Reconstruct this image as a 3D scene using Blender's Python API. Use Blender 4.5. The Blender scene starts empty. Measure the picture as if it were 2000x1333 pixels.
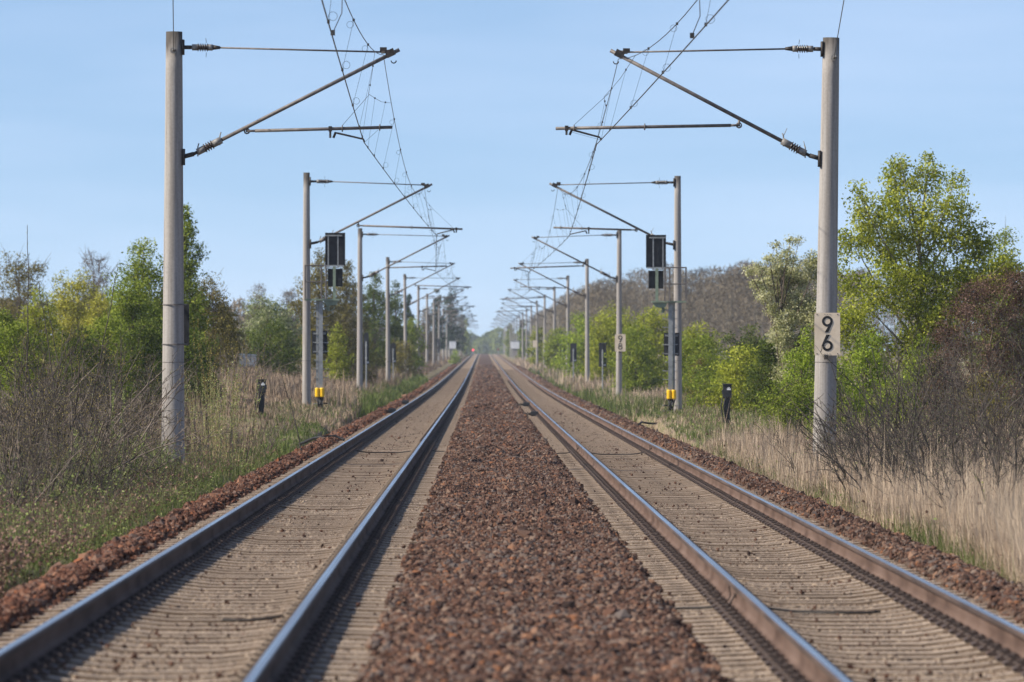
import bpy, math
import numpy as np
from mathutils import Vector, Matrix
RNG = np.random.default_rng(7)
SC = bpy.context.scene
COL = SC.collection
F = 200.0/36.0*2000.0            # focal length in pixels of the 2000 px wide photograph
HC = 1.93                        # camera height over the right track's sleepers
VX, VY = 943.0, 702.0            # vanishing point of the level track
LZ = 0.12                        # the left track lies a little higher
LC, RC = -1.94, 2.733            # track centres
GH = 0.7525                      # half distance of the rail heads
PI = math.pi
rad = math.radians

def px2(px, py, d):
    return ((px-VX)*d/F, d, HC-(py-VY)*d/F)
def rise(d):
    d = np.asarray(d, float)
    a = 0.0026*(np.sqrt((d-300)**2+80**2)+(d-300))/2 - 0.019
    b = 0.0062*(np.sqrt((d-1680)**2+60**2)+(d-1680))/2
    return np.maximum(a-b, -3.0)
def sm(t): t = np.clip(t, 0, 1); return t*t*(3-2*t)
def G(x, d):
    x = np.asarray(x, float); d = np.asarray(d, float)
    bump = 0.05*np.sin(x*0.9+d*0.13)+0.04*np.sin(x*0.37-d*0.31)
    left = -0.05+.27*np.exp(-((d-172)/32)**2)+np.clip((-x-4)*(0.055+0.16*sm((d-130)/70)), 0, 1.25)
    right = -0.10+.27*np.exp(-((d-171)/32)**2)+np.clip((x-4.9)*0.05, 0, 0.9)
    z = np.where(x < 0.4, left, right)+bump
    w = sm((x+4.3)/0.7)*sm((5.1-x)/0.6)
    return z*(1-w)+(-0.45)*w+rise(d)

# ---------------------------------------------------------------- objects
def tag(o, label=None, cat=None, group=None, kind=None):
    if label: o['label'] = label
    if cat: o['category'] = cat
    if group: o['group'] = group
    if kind: o['kind'] = kind
    return o
def empty(name, loc=(0, 0, 0), rz=0.0, ry=0.0):
    o = bpy.data.objects.new(name, None); COL.objects.link(o)
    o.location = loc; o.rotation_euler = (0, ry, rz); o.empty_display_size = 0.2
    return o
def copy_tree(o, parent=None):
    c = o.copy(); COL.objects.link(c)
    if parent is not None: c.parent = parent
    for ch in o.children: copy_tree(ch, c)
    return c
def link_mesh(name, me, parent=None, loc=None):
    o = bpy.data.objects.new(name, me); COL.objects.link(o)
    if parent is not None: o.parent = parent
    if loc is not None: o.location = loc
    return o
def raw_mesh(name, V, faces_n, loops, mats, tone=None, smooth=False, mi=None):
    """V (n,3); faces_n loop count of each face; loops flat vertex indices."""
    me = bpy.data.meshes.new(name)
    V = np.ascontiguousarray(V, dtype=np.float32)
    fn = np.ascontiguousarray(faces_n, dtype=np.int32); lp = np.ascontiguousarray(loops, dtype=np.int32)
    me.vertices.add(len(V)); me.vertices.foreach_set('co', V.ravel())
    me.loops.add(len(lp)); me.loops.foreach_set('vertex_index', lp)
    me.polygons.add(len(fn))
    st = np.zeros(len(fn), np.int32); st[1:] = np.cumsum(fn)[:-1]
    me.polygons.foreach_set('loop_start', st)
    if not isinstance(mats, (list, tuple)): mats = [mats]
    for m in mats: me.materials.append(m)
    if mi is not None: me.polygons.foreach_set('material_index', np.ascontiguousarray(mi, dtype=np.int32))
    me.polygons.foreach_set('use_smooth', np.full(len(fn), bool(smooth)))
    if tone is not None:
        a = me.attributes.new('tone', 'FLOAT', 'POINT')
        a.data.foreach_set('value', np.ascontiguousarray(tone, dtype=np.float32))
    me.update(calc_edges=True)
    return me

class MB:
    """collects pieces into one mesh"""
    def __init__(s): s.v = []; s.f = []; s.m = []; s.n = 0; s.cm = 0
    def add(s, V, Fc):
        V = [tuple(p) for p in V]
        s.v += V; s.f += [tuple(i+s.n for i in f) for f in Fc]; s.m += [s.cm]*len(Fc); s.n += len(V)
        return s
    def box(s, c, d, rz=0.0, ry=0.0, rx=0.0, bev=0.0):
        hx, hy, hz = d[0]/2, d[1]/2, d[2]/2
        R = Matrix.Rotation(rz, 3, 'Z') @ Matrix.Rotation(ry, 3, 'Y') @ Matrix.Rotation(rx, 3, 'X')
        if bev > 0:
            b = min(bev, hx*.9, hy*.9, hz*.9)
            pts = []; 
            ring = lambda x, y, z: [(-x, -y, z), (x, -y, z), (x, y, z), (-x, y, z)]
            L = [ring(hx-b, hy-b, -hz), ring(hx, hy, -hz+b), ring(hx, hy, hz-b), ring(hx-b, hy-b, hz)]
            V = [p for r in L for p in r]
            Fc = [(3, 2, 1, 0), (12, 13, 14, 15)]
            for k in range(3):
                for i in range(4):
                    j = (i+1) % 4; Fc.append((k*4+i, k*4+j, k*4+4+j, k*4+4+i))
        else:
            V = [(x, y, z) for z in (-hz, hz) for (x, y) in ((-hx, -hy), (hx, -hy), (hx, hy), (-hx, hy))]
            Fc = [(3, 2, 1, 0), (4, 5, 6, 7), (0, 1, 5, 4), (1, 2, 6, 5), (2, 3, 7, 6), (3, 0, 4, 7)]
        V = [R @ Vector(p)+Vector(c) for p in V]
        return s.add(V, Fc)
    def tube(s, pts, r, n=6, cap=True):
        pts = [Vector(p) for p in pts]
        if not isinstance(r, (list, tuple)): r = [r]*len(pts)
        V = []; prev = None
        for i, p in enumerate(pts):
            t = (pts[min(i+1, len(pts)-1)]-pts[max(i-1, 0)])
            if t.length < 1e-9: t = Vector((0, 0, 1))
            t.normalize()
            if prev is None:
                u = t.orthogonal().normalized()
            else:
                u = prev-t*prev.dot(t); 
                u = u.normalized() if u.length > 1e-6 else t.orthogonal().normalized()
            prev = u; w = t.cross(u)
            for k in range(n):
                a = 2*PI*k/n; V.append(p+(u*math.cos(a)+w*math.sin(a))*r[i])
        Fc = []
        for i in range(len(pts)-1):
            for k in range(n):
                j = (k+1) % n; Fc.append((i*n+k, i*n+j, (i+1)*n+j, (i+1)*n+k))
        if cap:
            Fc.append(tuple(reversed(range(n)))); Fc.append(tuple(range((len(pts)-1)*n, len(pts)*n)))
        return s.add(V, Fc)
    def lathe(s, a, b, prof, n=10):
        """prof: list of (t along a->b in metres, radius)"""
        a = Vector(a); b = Vector(b); t = (b-a).normalized()
        return s.tube_prof([a+t*q for q, _ in prof], [r for _, r in prof], t, n)
    def tube_prof(s, pts, r, t, n):
        u = t.orthogonal().normalized(); w = t.cross(u); V = []; Fc = []
        for p, q in zip(pts, r):
            for k in range(n):
                a = 2*PI*k/n; V.append(p+(u*math.cos(a)+w*math.sin(a))*q)
        for i in range(len(pts)-1):
            for k in range(n):
                j = (k+1) % n; Fc.append((i*n+k, i*n+j, (i+1)*n+j, (i+1)*n+k))
        Fc.append(tuple(reversed(range(n)))); Fc.append(tuple(range((len(pts)-1)*n, len(pts)*n)))
        return s.add(V, Fc)
    def ring(s, c, r, tr, ax='y', n=12, a0=0.0, a1=2*PI, m=4):
        pts = []
        for i in range(n+1):
            a = a0+(a1-a0)*i/n
            if ax == 'y': pts.append((c[0]+r*math.cos(a), c[1], c[2]+r*math.sin(a)))
            elif ax == 'x': pts.append((c[0], c[1]+r*math.cos(a), c[2]+r*math.sin(a)))
            else: pts.append((c[0]+r*math.cos(a), c[1]+r*math.sin(a), c[2]))
        return s.tube(pts, tr, m, cap=abs(a1-a0) < 6.2)
    def prism(s, poly, y0, y1):
        """polygon in x,z extruded from y0 (near) to y1"""
        n = len(poly)
        V = [(x, y0, z) for x, z in poly]+[(x, y1, z) for x, z in poly]
        Fc = [tuple(range(n)), tuple(reversed(range(n, 2*n)))]
        for i in range(n):
            j = (i+1) % n; Fc.append((j, i, n+i, n+j))
        return s.add(V, Fc)
    def annulus(s, cx, cz, ro, ri, y0, y1, n=28, sx=1.0):
        V = []; Fc = []
        for y in (y0, y1):
            for r in (ro, ri):
                for k in range(n):
                    a = 2*PI*k/n; V.append((cx+sx*r*math.cos(a), y, cz+r*math.sin(a)))
        o0, i0, o1, i1 = 0, n, 2*n, 3*n
        for k in range(n):
            j = (k+1) % n
            Fc += [(o0+k, o0+j, i0+j, i0+k), (o1+j, o1+k, i1+k, i1+j), (o0+j, o0+k, o1+k, o1+j), (i0+k, i0+j, i1+j, i1+k)]
        return s.add(V, Fc)
    def mesh(s, name, mats, smooth=False, tone=None):
        fn = [len(f) for f in s.f]; lp = [i for f in s.f for i in f]
        return raw_mesh(name, np.array(s.v), fn, lp, mats, tone=tone, smooth=smooth, mi=s.m)
    def build(s, name, mats, parent=None, smooth=False, loc=None):
        return link_mesh(name, s.mesh(name, mats, smooth), parent, loc)

# ---------------------------------------------------------------- materials
class NT:
    def __init__(s, m): s.t = m.node_tree; s.n = s.t.nodes; s.l = s.t.links
    def new(s, ty, **kw):
        nd = s.n.new(ty)
        for k, v in kw.items():
            if k.startswith('i_'):
                nd.inputs[k[2:]].default_value = v
            else: setattr(nd, k, v)
        return nd
    def link(s, a, b): s.l.new(a, b)
def ramp(t, stops, interp='LINEAR'):
    r = t.new('ShaderNodeValToRGB'); r.color_ramp.interpolation = interp
    e = r.color_ramp.elements
    while len(e) < len(stops): e.new(0.5)
    for k, (p, c) in enumerate(stops):
        e[k].position = p; e[k].color = (c[0], c[1], c[2], 1)
    return r
def base_mat(name):
    m = bpy.data.materials.new(name); m.use_nodes = True
    t = NT(m); b = t.n.get('Principled BSDF'); return m, t, b
def surf(name, c1, c2, scale=8.0, rough=0.8, metal=0.0, bump=0.0, bscale=60.0, detail=5.0, c3=None, stretch=(1, 1, 1), spec=0.3, vary=0.0, lo=0.33, hi=0.67):
    m, t, b = base_mat(name)
    tc = t.new('ShaderNodeTexCoord'); mp = t.new('ShaderNodeMapping'); mp.inputs['Scale'].default_value = stretch
    t.link(tc.outputs['Object'], mp.inputs['Vector'])
    nz = t.new('ShaderNodeTexNoise'); nz.inputs['Scale'].default_value = scale; nz.inputs['Detail'].default_value = detail
    t.link(mp.outputs[0], nz.inputs['Vector'])
    st = [(lo, c1), (hi, c2)] if c3 is None else [(lo, c1), (0.5, c2), (hi, c3)]
    r = ramp(t, st); t.link(nz.outputs['Fac'], r.inputs['Fac']); t.link(r.outputs[0], b.inputs['Base Color'])
    b.inputs['Roughness'].default_value = rough; b.inputs['Metallic'].default_value = metal
    b.inputs['Specular IOR Level'].default_value = spec
    if vary > 0:
        oi = t.new('ShaderNodeObjectInfo'); mr = t.new('ShaderNodeMapRange'); mr.inputs['To Min'].default_value = 1-vary; mr.inputs['To Max'].default_value = 1+vary*.6
        t.link(oi.outputs['Random'], mr.inputs['Value']); mv = t.new('ShaderNodeVectorMath', operation='SCALE'); t.link(r.outputs[0], mv.inputs[0]); t.link(mr.outputs[0], mv.inputs['Scale']); t.link(mv.outputs[0], b.inputs['Base Color'])
    if bump > 0:
        n2 = t.new('ShaderNodeTexNoise'); n2.inputs['Scale'].default_value = bscale; n2.inputs['Detail'].default_value = 4
        t.link(mp.outputs[0], n2.inputs['Vector'])
        bp = t.new('ShaderNodeBump'); bp.inputs['Strength'].default_value = bump; bp.inputs['Distance'].default_value = 0.02
        t.link(n2.outputs['Fac'], bp.inputs['Height']); t.link(bp.outputs[0], b.inputs['Normal'])
    return m
def tone_mat(name, stops, transl=0.0, rough=0.9, spec=0.15, patch=0.0, pscale=0.25):
    """colour read from the per-leaf / per-stone tone attribute"""
    m, t, b = base_mat(name)
    at = t.new('ShaderNodeAttribute'); at.attribute_name = 'tone'
    fac = at.outputs['Fac']
    if patch > 0:
        tc = t.new('ShaderNodeTexCoord'); nz = t.new('ShaderNodeTexNoise'); nz.inputs['Scale'].default_value = pscale; nz.inputs['Detail'].default_value = 3
        t.link(tc.outputs['Object'], nz.inputs['Vector'])
        a = t.new('ShaderNodeMath', operation='MULTIPLY_ADD'); a.inputs[1].default_value = patch*2; a.inputs[2].default_value = -patch
        t.link(nz.outputs['Fac'], a.inputs[0])
        a2 = t.new('ShaderNodeMath', operation='ADD', use_clamp=True); t.link(a.outputs[0], a2.inputs[0]); t.link(fac, a2.inputs[1]); fac = a2.outputs[0]
    r = ramp(t, stops); t.link(fac, r.inputs['Fac']); t.link(r.outputs[0], b.inputs['Base Color'])
    b.inputs['Roughness'].default_value = rough; b.inputs['Specular IOR Level'].default_value = spec
    if transl > 0:
        tr = t.new('ShaderNodeBsdfTranslucent'); t.link(r.outputs[0], tr.inputs['Color'])
        mx = t.new('ShaderNodeMixShader'); mx.inputs[0].default_value = transl
        t.link(b.outputs[0], mx.inputs[1]); t.link(tr.outputs[0], mx.inputs[2])
        t.link(mx.outputs[0], t.n.get('Material Output').inputs['Surface'])
    return m
def three(a, b, c): return [(0.0, a), (0.5, b), (1.0, c)]

M = {}
def concrete_mast():
    m, t, b = base_mat('mast_concrete')
    tc = t.new('ShaderNodeTexCoord')
    n1 = t.new('ShaderNodeTexNoise'); n1.inputs['Scale'].default_value = 26; n1.inputs['Detail'].default_value = 6
    t.link(tc.outputs['Object'], n1.inputs['Vector'])
    r1 = ramp(t, [(0.3, (.285, .265, .248)), (0.7, (.345, .322, .30))]); t.link(n1.outputs['Fac'], r1.inputs[0])
    # vertical run-off streaks, and the dark weathered cap
    mp = t.new('ShaderNodeMapping'); mp.inputs['Scale'].default_value = (14, 14, 0.5); t.link(tc.outputs['Object'], mp.inputs['Vector'])
    n2 = t.new('ShaderNodeTexNoise'); n2.inputs['Scale'].default_value = 1.0; n2.inputs['Detail'].default_value = 4; t.link(mp.outputs[0], n2.inputs['Vector'])
    r2 = ramp(t, [(0.42, (.72, .7, .68)), (0.6, (1, 1, 1))]); t.link(n2.outputs['Fac'], r2.inputs[0])
    mx = t.new('ShaderNodeMixRGB', blend_type='MULTIPLY'); mx.inputs[0].default_value = 0.8
    t.link(r1.outputs[0], mx.inputs[1]); t.link(r2.outputs[0], mx.inputs[2])
    sp = t.new('ShaderNodeSeparateXYZ'); t.link(tc.outputs['Object'], sp.inputs[0])
    ad = t.new('ShaderNodeMath', operation='MULTIPLY_ADD'); ad.inputs[1].default_value = 0.9; t.link(n2.outputs['Fac'], ad.inputs[0]); t.link(sp.outputs['Z'], ad.inputs[2])
    mr = t.new('ShaderNodeMapRange'); mr.inputs['From Min'].default_value = 7.58; mr.inputs['From Max'].default_value = 7.92
    t.link(ad.outputs[0], mr.inputs['Value'])
    m2 = t.new('ShaderNodeMixRGB'); m2.inputs[2].default_value = (.07, .062, .055, 1); t.link(mr.outputs[0], m2.inputs[0]); t.link(mx.outputs[0], m2.inputs[1])
    t.link(m2.outputs[0], b.inputs['Base Color']); b.inputs['Roughness'].default_value = .85; b.inputs['Specular IOR Level'].default_value = .2
    bp = t.new('ShaderNodeBump'); bp.inputs['Strength'].default_value = .25; bp.inputs['Distance'].default_value = .01
    t.link(n1.outputs['Fac'], bp.inputs['Height']); t.link(bp.outputs[0], b.inputs['Normal'])
    return m
M['mast'] = concrete_mast()
M['steel'] = surf('weathered_steel', (.10, .09, .085), (.17, .15, .14), 12, .6, .3)
M['darksteel'] = surf('dark_fitting', (.025, .022, .02), (.06, .05, .045), 20, .6, .2)
M['insul'] = surf('brown_porcelain', (.03, .02, .017), (.06, .04, .03), 15, .3, 0, spec=.5)
M['cap'] = surf('insulator_cap', (.15, .14, .135), (.25, .24, .225), 15, .6, .2)
M['wire'] = surf('overhead_wire', (.05, .05, .05), (.09, .085, .08), 6, .5, .5)
M['galv'] = surf('galvanised_steel', (.22, .23, .23), (.34, .35, .35), 9, .5, .4)
M['green'] = surf('green_grey_paint', (.15, .19, .14), (.22, .27, .2), 9, .6)
M['black'] = surf('black_panel', (.014, .015, .018), (.028, .03, .034), 7, .55)
M['yellow'] = surf('yellow_plastic', (.75, .42, .006), (.85, .52, .012), 14, .4, spec=.4)
M['cream'] = surf('cream_enamel', (.62, .50, .36), (.74, .62, .47), 5, .45, spec=.4)
M['digit'] = surf('black_lettering', (.012, .012, .012), (.02, .02, .02), 9, .5)
M['white'] = surf('white_paint', (.62, .64, .66), (.78, .79, .8), 4, .5)
M['cable'] = surf('black_cable', (.012, .011, .011), (.03, .026, .024), 30, .55)
M['rust'] = surf('rail_rust', (.07, .045, .035), (.115, .076, .059), 3.5, .8, .0, .25, 90, stretch=(1, .25, 1), c3=(.14, .096, .077), spec=.05)
M['headside'] = surf('rail_head_side', (.05, .036, .03), (.10, .07, .056), 3, .75, .0, spec=.1, stretch=(1, .2, 1))
def polished():
    m, t, b = base_mat('polished_rail_top')
    tc = t.new('ShaderNodeTexCoord'); mp = t.new('ShaderNodeMapping'); mp.inputs['Scale'].default_value = (30, .15, 1)
    t.link(tc.outputs['Object'], mp.inputs['Vector'])
    nz = t.new('ShaderNodeTexNoise'); nz.inputs['Scale'].default_value = 1.0; nz.inputs['Detail'].default_value = 4; t.link(mp.outputs[0], nz.inputs['Vector'])
    r = ramp(t, [(.35, (.36, .345, .33)), (.65, (.58, .565, .55))]); t.link(nz.outputs['Fac'], r.inputs[0]); t.link(r.outputs[0], b.inputs['Base Color'])
    r2 = ramp(t, [(.35, (.34,)*3), (.65, (.2,)*3)]); t.link(nz.outputs['Fac'], r2.inputs[0]); t.link(r2.outputs[0], b.inputs['Roughness'])
    b.inputs['Metallic'].default_value = 1.0
    return m
M['polish'] = polished()
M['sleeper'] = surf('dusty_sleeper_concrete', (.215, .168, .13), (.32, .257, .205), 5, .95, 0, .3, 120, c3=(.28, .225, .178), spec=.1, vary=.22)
M['sleeperside'] = surf('stained_shaded_sleeper_side', (.06, .042, .03), (.14, .10, .07), 9, .95, 0, spec=.1)  # ballast stain, painted darker for the shade in the gaps between sleepers
M['clip'] = surf('rusty_fastening', (.045, .034, .03), (.12, .085, .07), 25, .7, .2)
def emis(name, c, s):
    m, t, b = base_mat(name); b.inputs['Base Color'].default_value = (*c, 1)
    b.inputs['Emission Color'].default_value = (*c, 1); b.inputs['Emission Strength'].default_value = s
    return m
M['dirtywhite'] = surf('dirty_white_plastic', (.45, .45, .43), (.66, .66, .64), 5, .6)
M['clipsunlit'] = surf('sunlit_dusty_fastening', (.15, .115, .085), (.27, .21, .16), 25, .9)  # dusty tan with sunlight painted in, for clips on the sunlit side
M['dimlamp'] = surf('unlit_red_lens', (.25, .02, .02), (.4, .04, .04), 9, .3)
M['redlamp'] = emis('lit_red_lamp', (1.0, .05, .09), 2.2)
STONE = [(0.0, (.035, .024, .021)), (.25, (.08, .047, .037)), (.48, (.14, .08, .059)), (.66, (.18, .12, .092)), (.8, (.125, .115, .115)), (.92, (.25, .19, .15)), (1.0, (.25, .12, .065))]
STONE = [(p, (c[0]*.80, c[1]*.725, c[2]*.67)) for p, c in STONE]
RUSTY = [(p, (min(1, c[0]*1.08), c[1]*.9, c[2]*.82)) for p, c in STONE]
M['rusty'] = tone_mat('rust_red_ballast_stone', RUSTY, rough=.95, patch=.12, pscale=1.2)
M['stone'] = tone_mat('ballast_stone', STONE, rough=.95, patch=.2, pscale=1.2)
DUST = [(0.0, (.05, .034, .026)), (.35, (.14, .10, .075)), (.7, (.23, .175, .13)), (1.0, (.33, .26, .19))]
M['dust'] = tone_mat('dusty_ballast_stone', DUST, rough=.95)
def ballast_bed():
    m, t, b = base_mat('ballast_bed')
    tc = t.new('ShaderNodeTexCoord')
    vo = t.new('ShaderNodeTexVoronoi'); vo.inputs['Scale'].default_value = 22; t.link(tc.outputs['Object'], vo.inputs['Vector'])
    sp = t.new('ShaderNodeSeparateColor'); t.link(vo.outputs['Color'], sp.inputs[0])
    r = ramp(t, [(p, tuple(.8*q for q in c)) for p, c in STONE]); t.link(sp.outputs[0], r.inputs[0])
    # dusty tan inside the tracks
    xs = t.new('ShaderNodeSeparateXYZ'); t.link(tc.outputs['Object'], xs.inputs[0])
    def band(c, w):
        a = t.new('ShaderNodeMath', operation='SUBTRACT'); t.link(xs.outputs['X'], a.inputs[0]); a.inputs[1].default_value = c
        q = t.new('ShaderNodeMath', operation='ABSOLUTE'); t.link(a.outputs[0], q.inputs[0])
        mr = t.new('ShaderNodeMapRange'); mr.inputs['From Min'].default_value = w; mr.inputs['From Max'].default_value = w-.12; t.link(q.outputs[0], mr.inputs['Value'])
        return mr.outputs[0]
    mxm = t.new('ShaderNodeMath', operation='MAXIMUM'); t.link(band(LC, 1.32), mxm.inputs[0]); t.link(band(RC, 1.32), mxm.inputs[1])
    rd = ramp(t, [(0, (.13, .09, .062)), (1, (.29, .22, .155))]); t.link(sp.outputs[1], rd.inputs[0])
    mx = t.new('ShaderNodeMixRGB'); t.link(mxm.outputs[0], mx.inputs[0]); t.link(r.outputs[0], mx.inputs[1]); t.link(rd.outputs[0], mx.inputs[2])
    t.link(mx.outputs[0], b.inputs['Base Color']); b.inputs['Roughness'].default_value = .95; b.inputs['Specular IOR Level'].default_value = .1
    bp = t.new('ShaderNodeBump'); bp.inputs['Strength'].default_value = 1.0; bp.inputs['Distance'].default_value = .03
    t.link(vo.outputs['Distance'], bp.inputs['Height']); t.link(bp.outputs[0], b.inputs['Normal'])
    return m
M['bed'] = ballast_bed()
M['ground'] = surf('earth_and_dead_grass', (.10, .075, .045), (.2, .155, .10), .35, .95, 0, .5, 6, c3=(.12, .13, .05), spec=.05)
M['bark'] = surf('grey_brown_bark', (.075, .055, .04), (.16, .125, .095), 9, .9, 0, .4, 40, stretch=(1, 1, .25))
M['barkpale'] = surf('pale_green_bark', (.16, .14, .10), (.27, .24, .18), 9, .9, 0, .4, 40, stretch=(1, 1, .25))
M['twig'] = surf('dark_twig', (.024, .019, .016), (.10, .08, .066), 7, .8)
M['twigpale'] = surf('pale_dry_twig', (.075, .058, .046), (.24, .19, .15), 7, .85)
M['cane'] = surf('straw_cane', (.25, .19, .10), (.4, .32, .18), 6, .85)
FOL = {}
def fol(k, name, a, b, c, tr=.36, g=1.2): FOL[k] = tone_mat(name, three(*[tuple(g*q for q in s) for s in (a, b, c)]), transl=tr)
fol('spring', 'spring_green_leaf', (.09, .115, .010), (.25, .28, .028), (.42, .42, .075))
fol('lime', 'lime_green_leaf', (.085, .13, .012), (.22, .29, .03), (.36, .41, .07))
fol('mid', 'mid_green_leaf', (.06, .088, .009), (.175, .225, .027), (.31, .34, .058))
fol('dark', 'dark_green_leaf', (.026, .042, .007), (.08, .11, .017), (.16, .19, .036))
fol('willow', 'yellow_green_catkin', (.14, .14, .018), (.33, .32, .05), (.50, .46, .10))
fol('blossom', 'white_blossom_leaf', (.13, .14, .045), (.36, .36, .17), (.62, .60, .42))
fol('bloss2', 'greenish_blossom_leaf', (.07, .10, .03), (.22, .25, .10), (.48, .49, .31))
fol('russet', 'russet_dead_leaf', (.04, .022, .016), (.12, .068, .048), (.30, .2, .15), .15, 1.0)
fol('olive', 'olive_bud_leaf', (.06, .055, .014), (.155, .135, .033), (.28, .235, .065))
fol('brown', 'bare_brown_twig', (.08, .063, .043), (.18, .145, .10), (.29, .24, .165), .1, 1.0)
fol('grey', 'bare_grey_twig', (.09, .075, .062), (.17, .145, .12), (.27, .235, .195), .1, 1.0)
fol('conifer', 'conifer_needle', (.007, .016, .009), (.022, .045, .022), (.05, .085, .04), .1)
fol('bud', 'fresh_bud', (.09, .11, .03), (.2, .235, .075), (.36, .39, .17))
fol('budyel', 'yellow_bud', (.12, .10, .025), (.24, .2, .05), (.4, .33, .1))
M['drygrass'] = tone_mat('dry_grass', [(0, (.09, .06, .042)), (.35, (.30, .22, .155)), (.75, (.52, .405, .295)), (1, (.62, .5, .36))], transl=.25, patch=.25, pscale=.7)
M['deadgrass'] = tone_mat('brown_dead_grass', [(0, (.05, .034, .026)), (.4, (.14, .10, .074)), (.75, (.27, .2, .14)), (1, (.36, .3, .2))], transl=.2, patch=.2, pscale=.4)
M['greengrass'] = tone_mat('green_grass', [(0, (.03, .04, .012)), (.4, (.085, .12, .03)), (.75, (.15, .19, .055)), (1, (.30, .26, .15))], transl=.3, patch=.15, pscale=.6)
HAZE, SKY_K, SKY_O, SKY_S, SUN_E, EXPO, CIRRUS = 0.00013, 1.2, 0.115, 0.112, 5.0, 0.6, (5.4, 6.2, 7.6, 1)
# ---------------------------------------------------------------- ground and track bed
def stations(a, b, near, grow):
    o = [a]
    while o[-1] < b: o.append(o[-1]+max(near, o[-1]*grow))
    return np.array(o)
def grid(name, xs, ds, zf, mat, smooth=True):
    Xg, Dg = np.meshgrid(xs, ds); Z = zf(Xg, Dg)
    V = np.stack([Xg, Dg, Z], -1).reshape(-1, 3); nx, nd = len(xs), len(ds)
    i = (np.arange(nd-1)[:, None]*nx+np.arange(nx-1)[None]).ravel()
    L = np.stack([i, i+1, i+nx+1, i+nx], 1)
    return link_mesh(name, raw_mesh(name, V, np.full(len(L), 4), L.ravel(), mat, smooth=smooth))
gx = np.concatenate([-np.geomspace(1250, 16, 22), np.arange(-15, -5, .6), np.arange(-5, 5.6, .12), np.arange(6, 16, .6), np.geomspace(16.5, 1250, 22)])
ground = grid('ground', gx, np.concatenate([[-60, -20], stations(0, 3950, 1.2, .02)]).clip(-60, 3950), G, M['ground'])
tag(ground, kind='structure')
BX = np.array([-4.15, -3.95, -3.66, -3.34, -3.24, -3.2, -2.7, -1.94, -1.18, -.68, -.62, -.3, .4, 1.1, 1.38, 1.45, 1.98, 2.73, 3.49, 4.0, 4.06, 4.2, 4.52, 4.85, 5.05])
BZ = np.array([-.5, -.2, .10, .15, .135, .07, .075, .05, .075, .07, .10, .12, .09, .06, .035, -.045, -.045, -.07, -.045, -.05, .02, .04, .0, -.25, -.5])
def sleeper_top(u):
    u = np.abs(u); return np.interp(u, [0, .3, .46, .58, .92, 1.02, 1.3], [-.04, -.038, -.02, 0, 0, -.012, -.02])
def bed_z(x, d):
    z = np.interp(x, BX, BZ)
    for c, zt in ((LC, LZ), (RC, 0.0)):
        z = np.where(np.abs(x-c) < 1.31, zt+sleeper_top(x-c)-.013+.0045*np.sin(d*1.9+x*2.1)*np.sin(d*.43-x*1.3)+.003*np.sin(d*.7+x*5), z)
    return z+rise(d)
bx = np.unique(np.concatenate([BX, np.arange(-4.1, 5, .06)]))
bed = grid('ballast_bed', bx, stations(18, 2000, .8, .015), bed_z, M['bed']); tag(bed, kind='structure')

# ---------------------------------------------------------------- stones
def ico():
    p = (1+5**.5)/2
    V = np.array([(-1, p, 0), (1, p, 0), (-1, -p, 0), (1, -p, 0), (0, -1, p), (0, 1, p), (0, -1, -p), (0, 1, -p), (p, 0, -1), (p, 0, 1), (-p, 0, -1), (-p, 0, 1)], float)
    V /= np.linalg.norm(V[0])
    T = np.array([(0, 11, 5), (0, 5, 1), (0, 1, 7), (0, 7, 10), (0, 10, 11), (1, 5, 9), (5, 11, 4), (11, 10, 2), (10, 7, 6), (7, 1, 8), (3, 9, 4), (3, 4, 2), (3, 2, 6), (3, 6, 8), (3, 8, 9), (4, 9, 5), (2, 4, 11), (6, 2, 10), (8, 6, 7), (9, 8, 1)])
    return V, T
def octa():
    V = np.array([(1, 0, 0), (-1, 0, 0), (0, 1, 0), (0, -1, 0), (0, 0, 1), (0, 0, -1)], float)
    T = np.array([(0, 2, 4), (2, 1, 4), (1, 3, 4), (3, 0, 4), (2, 0, 5), (1, 2, 5), (3, 1, 5), (0, 3, 5)])
    return V, T
def rand_rot(n):
    q = RNG.normal(size=(n, 4)); q /= np.linalg.norm(q, axis=1)[:, None]; w, x, y, z = q.T
    return np.stack([1-2*(y*y+z*z), 2*(x*y-z*w), 2*(x*z+y*w), 2*(x*y+z*w), 1-2*(x*x+z*z), 2*(y*z-x*w), 2*(x*z-y*w), 2*(y*z+x*w), 1-2*(x*x+y*y)], 1).reshape(n, 3, 3)
def stone_arrays(P, size, tone, proto):
    B, T = proto; n = len(P); k = len(B)
    V = B[None]*(1+RNG.uniform(-.28, .22, (n, k, 1)))
    V = V*(RNG.uniform(.6, 1.25, (n, 1, 3))*size[:, None, None]/2)
    V = np.einsum('nij,nkj->nki', rand_rot(n), V)+P[:, None]
    L = (T[None]+(np.arange(n)*k)[:, None, None]).reshape(-1)
    return V.reshape(-1, 3), L, np.repeat(tone, k), np.full(n*len(T), 3)
def join(parts):
    V = []; L = []; T = []; N = []; o = 0
    for v, l, t, n in parts:
        V.append(v); L.append(l+o); T.append(t); N.append(n); o += len(v)
    return np.concatenate(V), np.concatenate(N), np.concatenate(L), np.concatenate(T)
def scatter(x0, x1, d0, d1, dens):
    n = int((x1-x0)*(d1-d0)*dens)
    return RNG.uniform(x0, x1, n), RNG.uniform(d0, d1, n)
def on_bed(x, d, lift, jit): return np.stack([x, d, bed_z(x, d)+lift+RNG.uniform(-jit, jit, len(x))], 1)
IC, OC = ico(), octa()
parts = []; lparts = []
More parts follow.
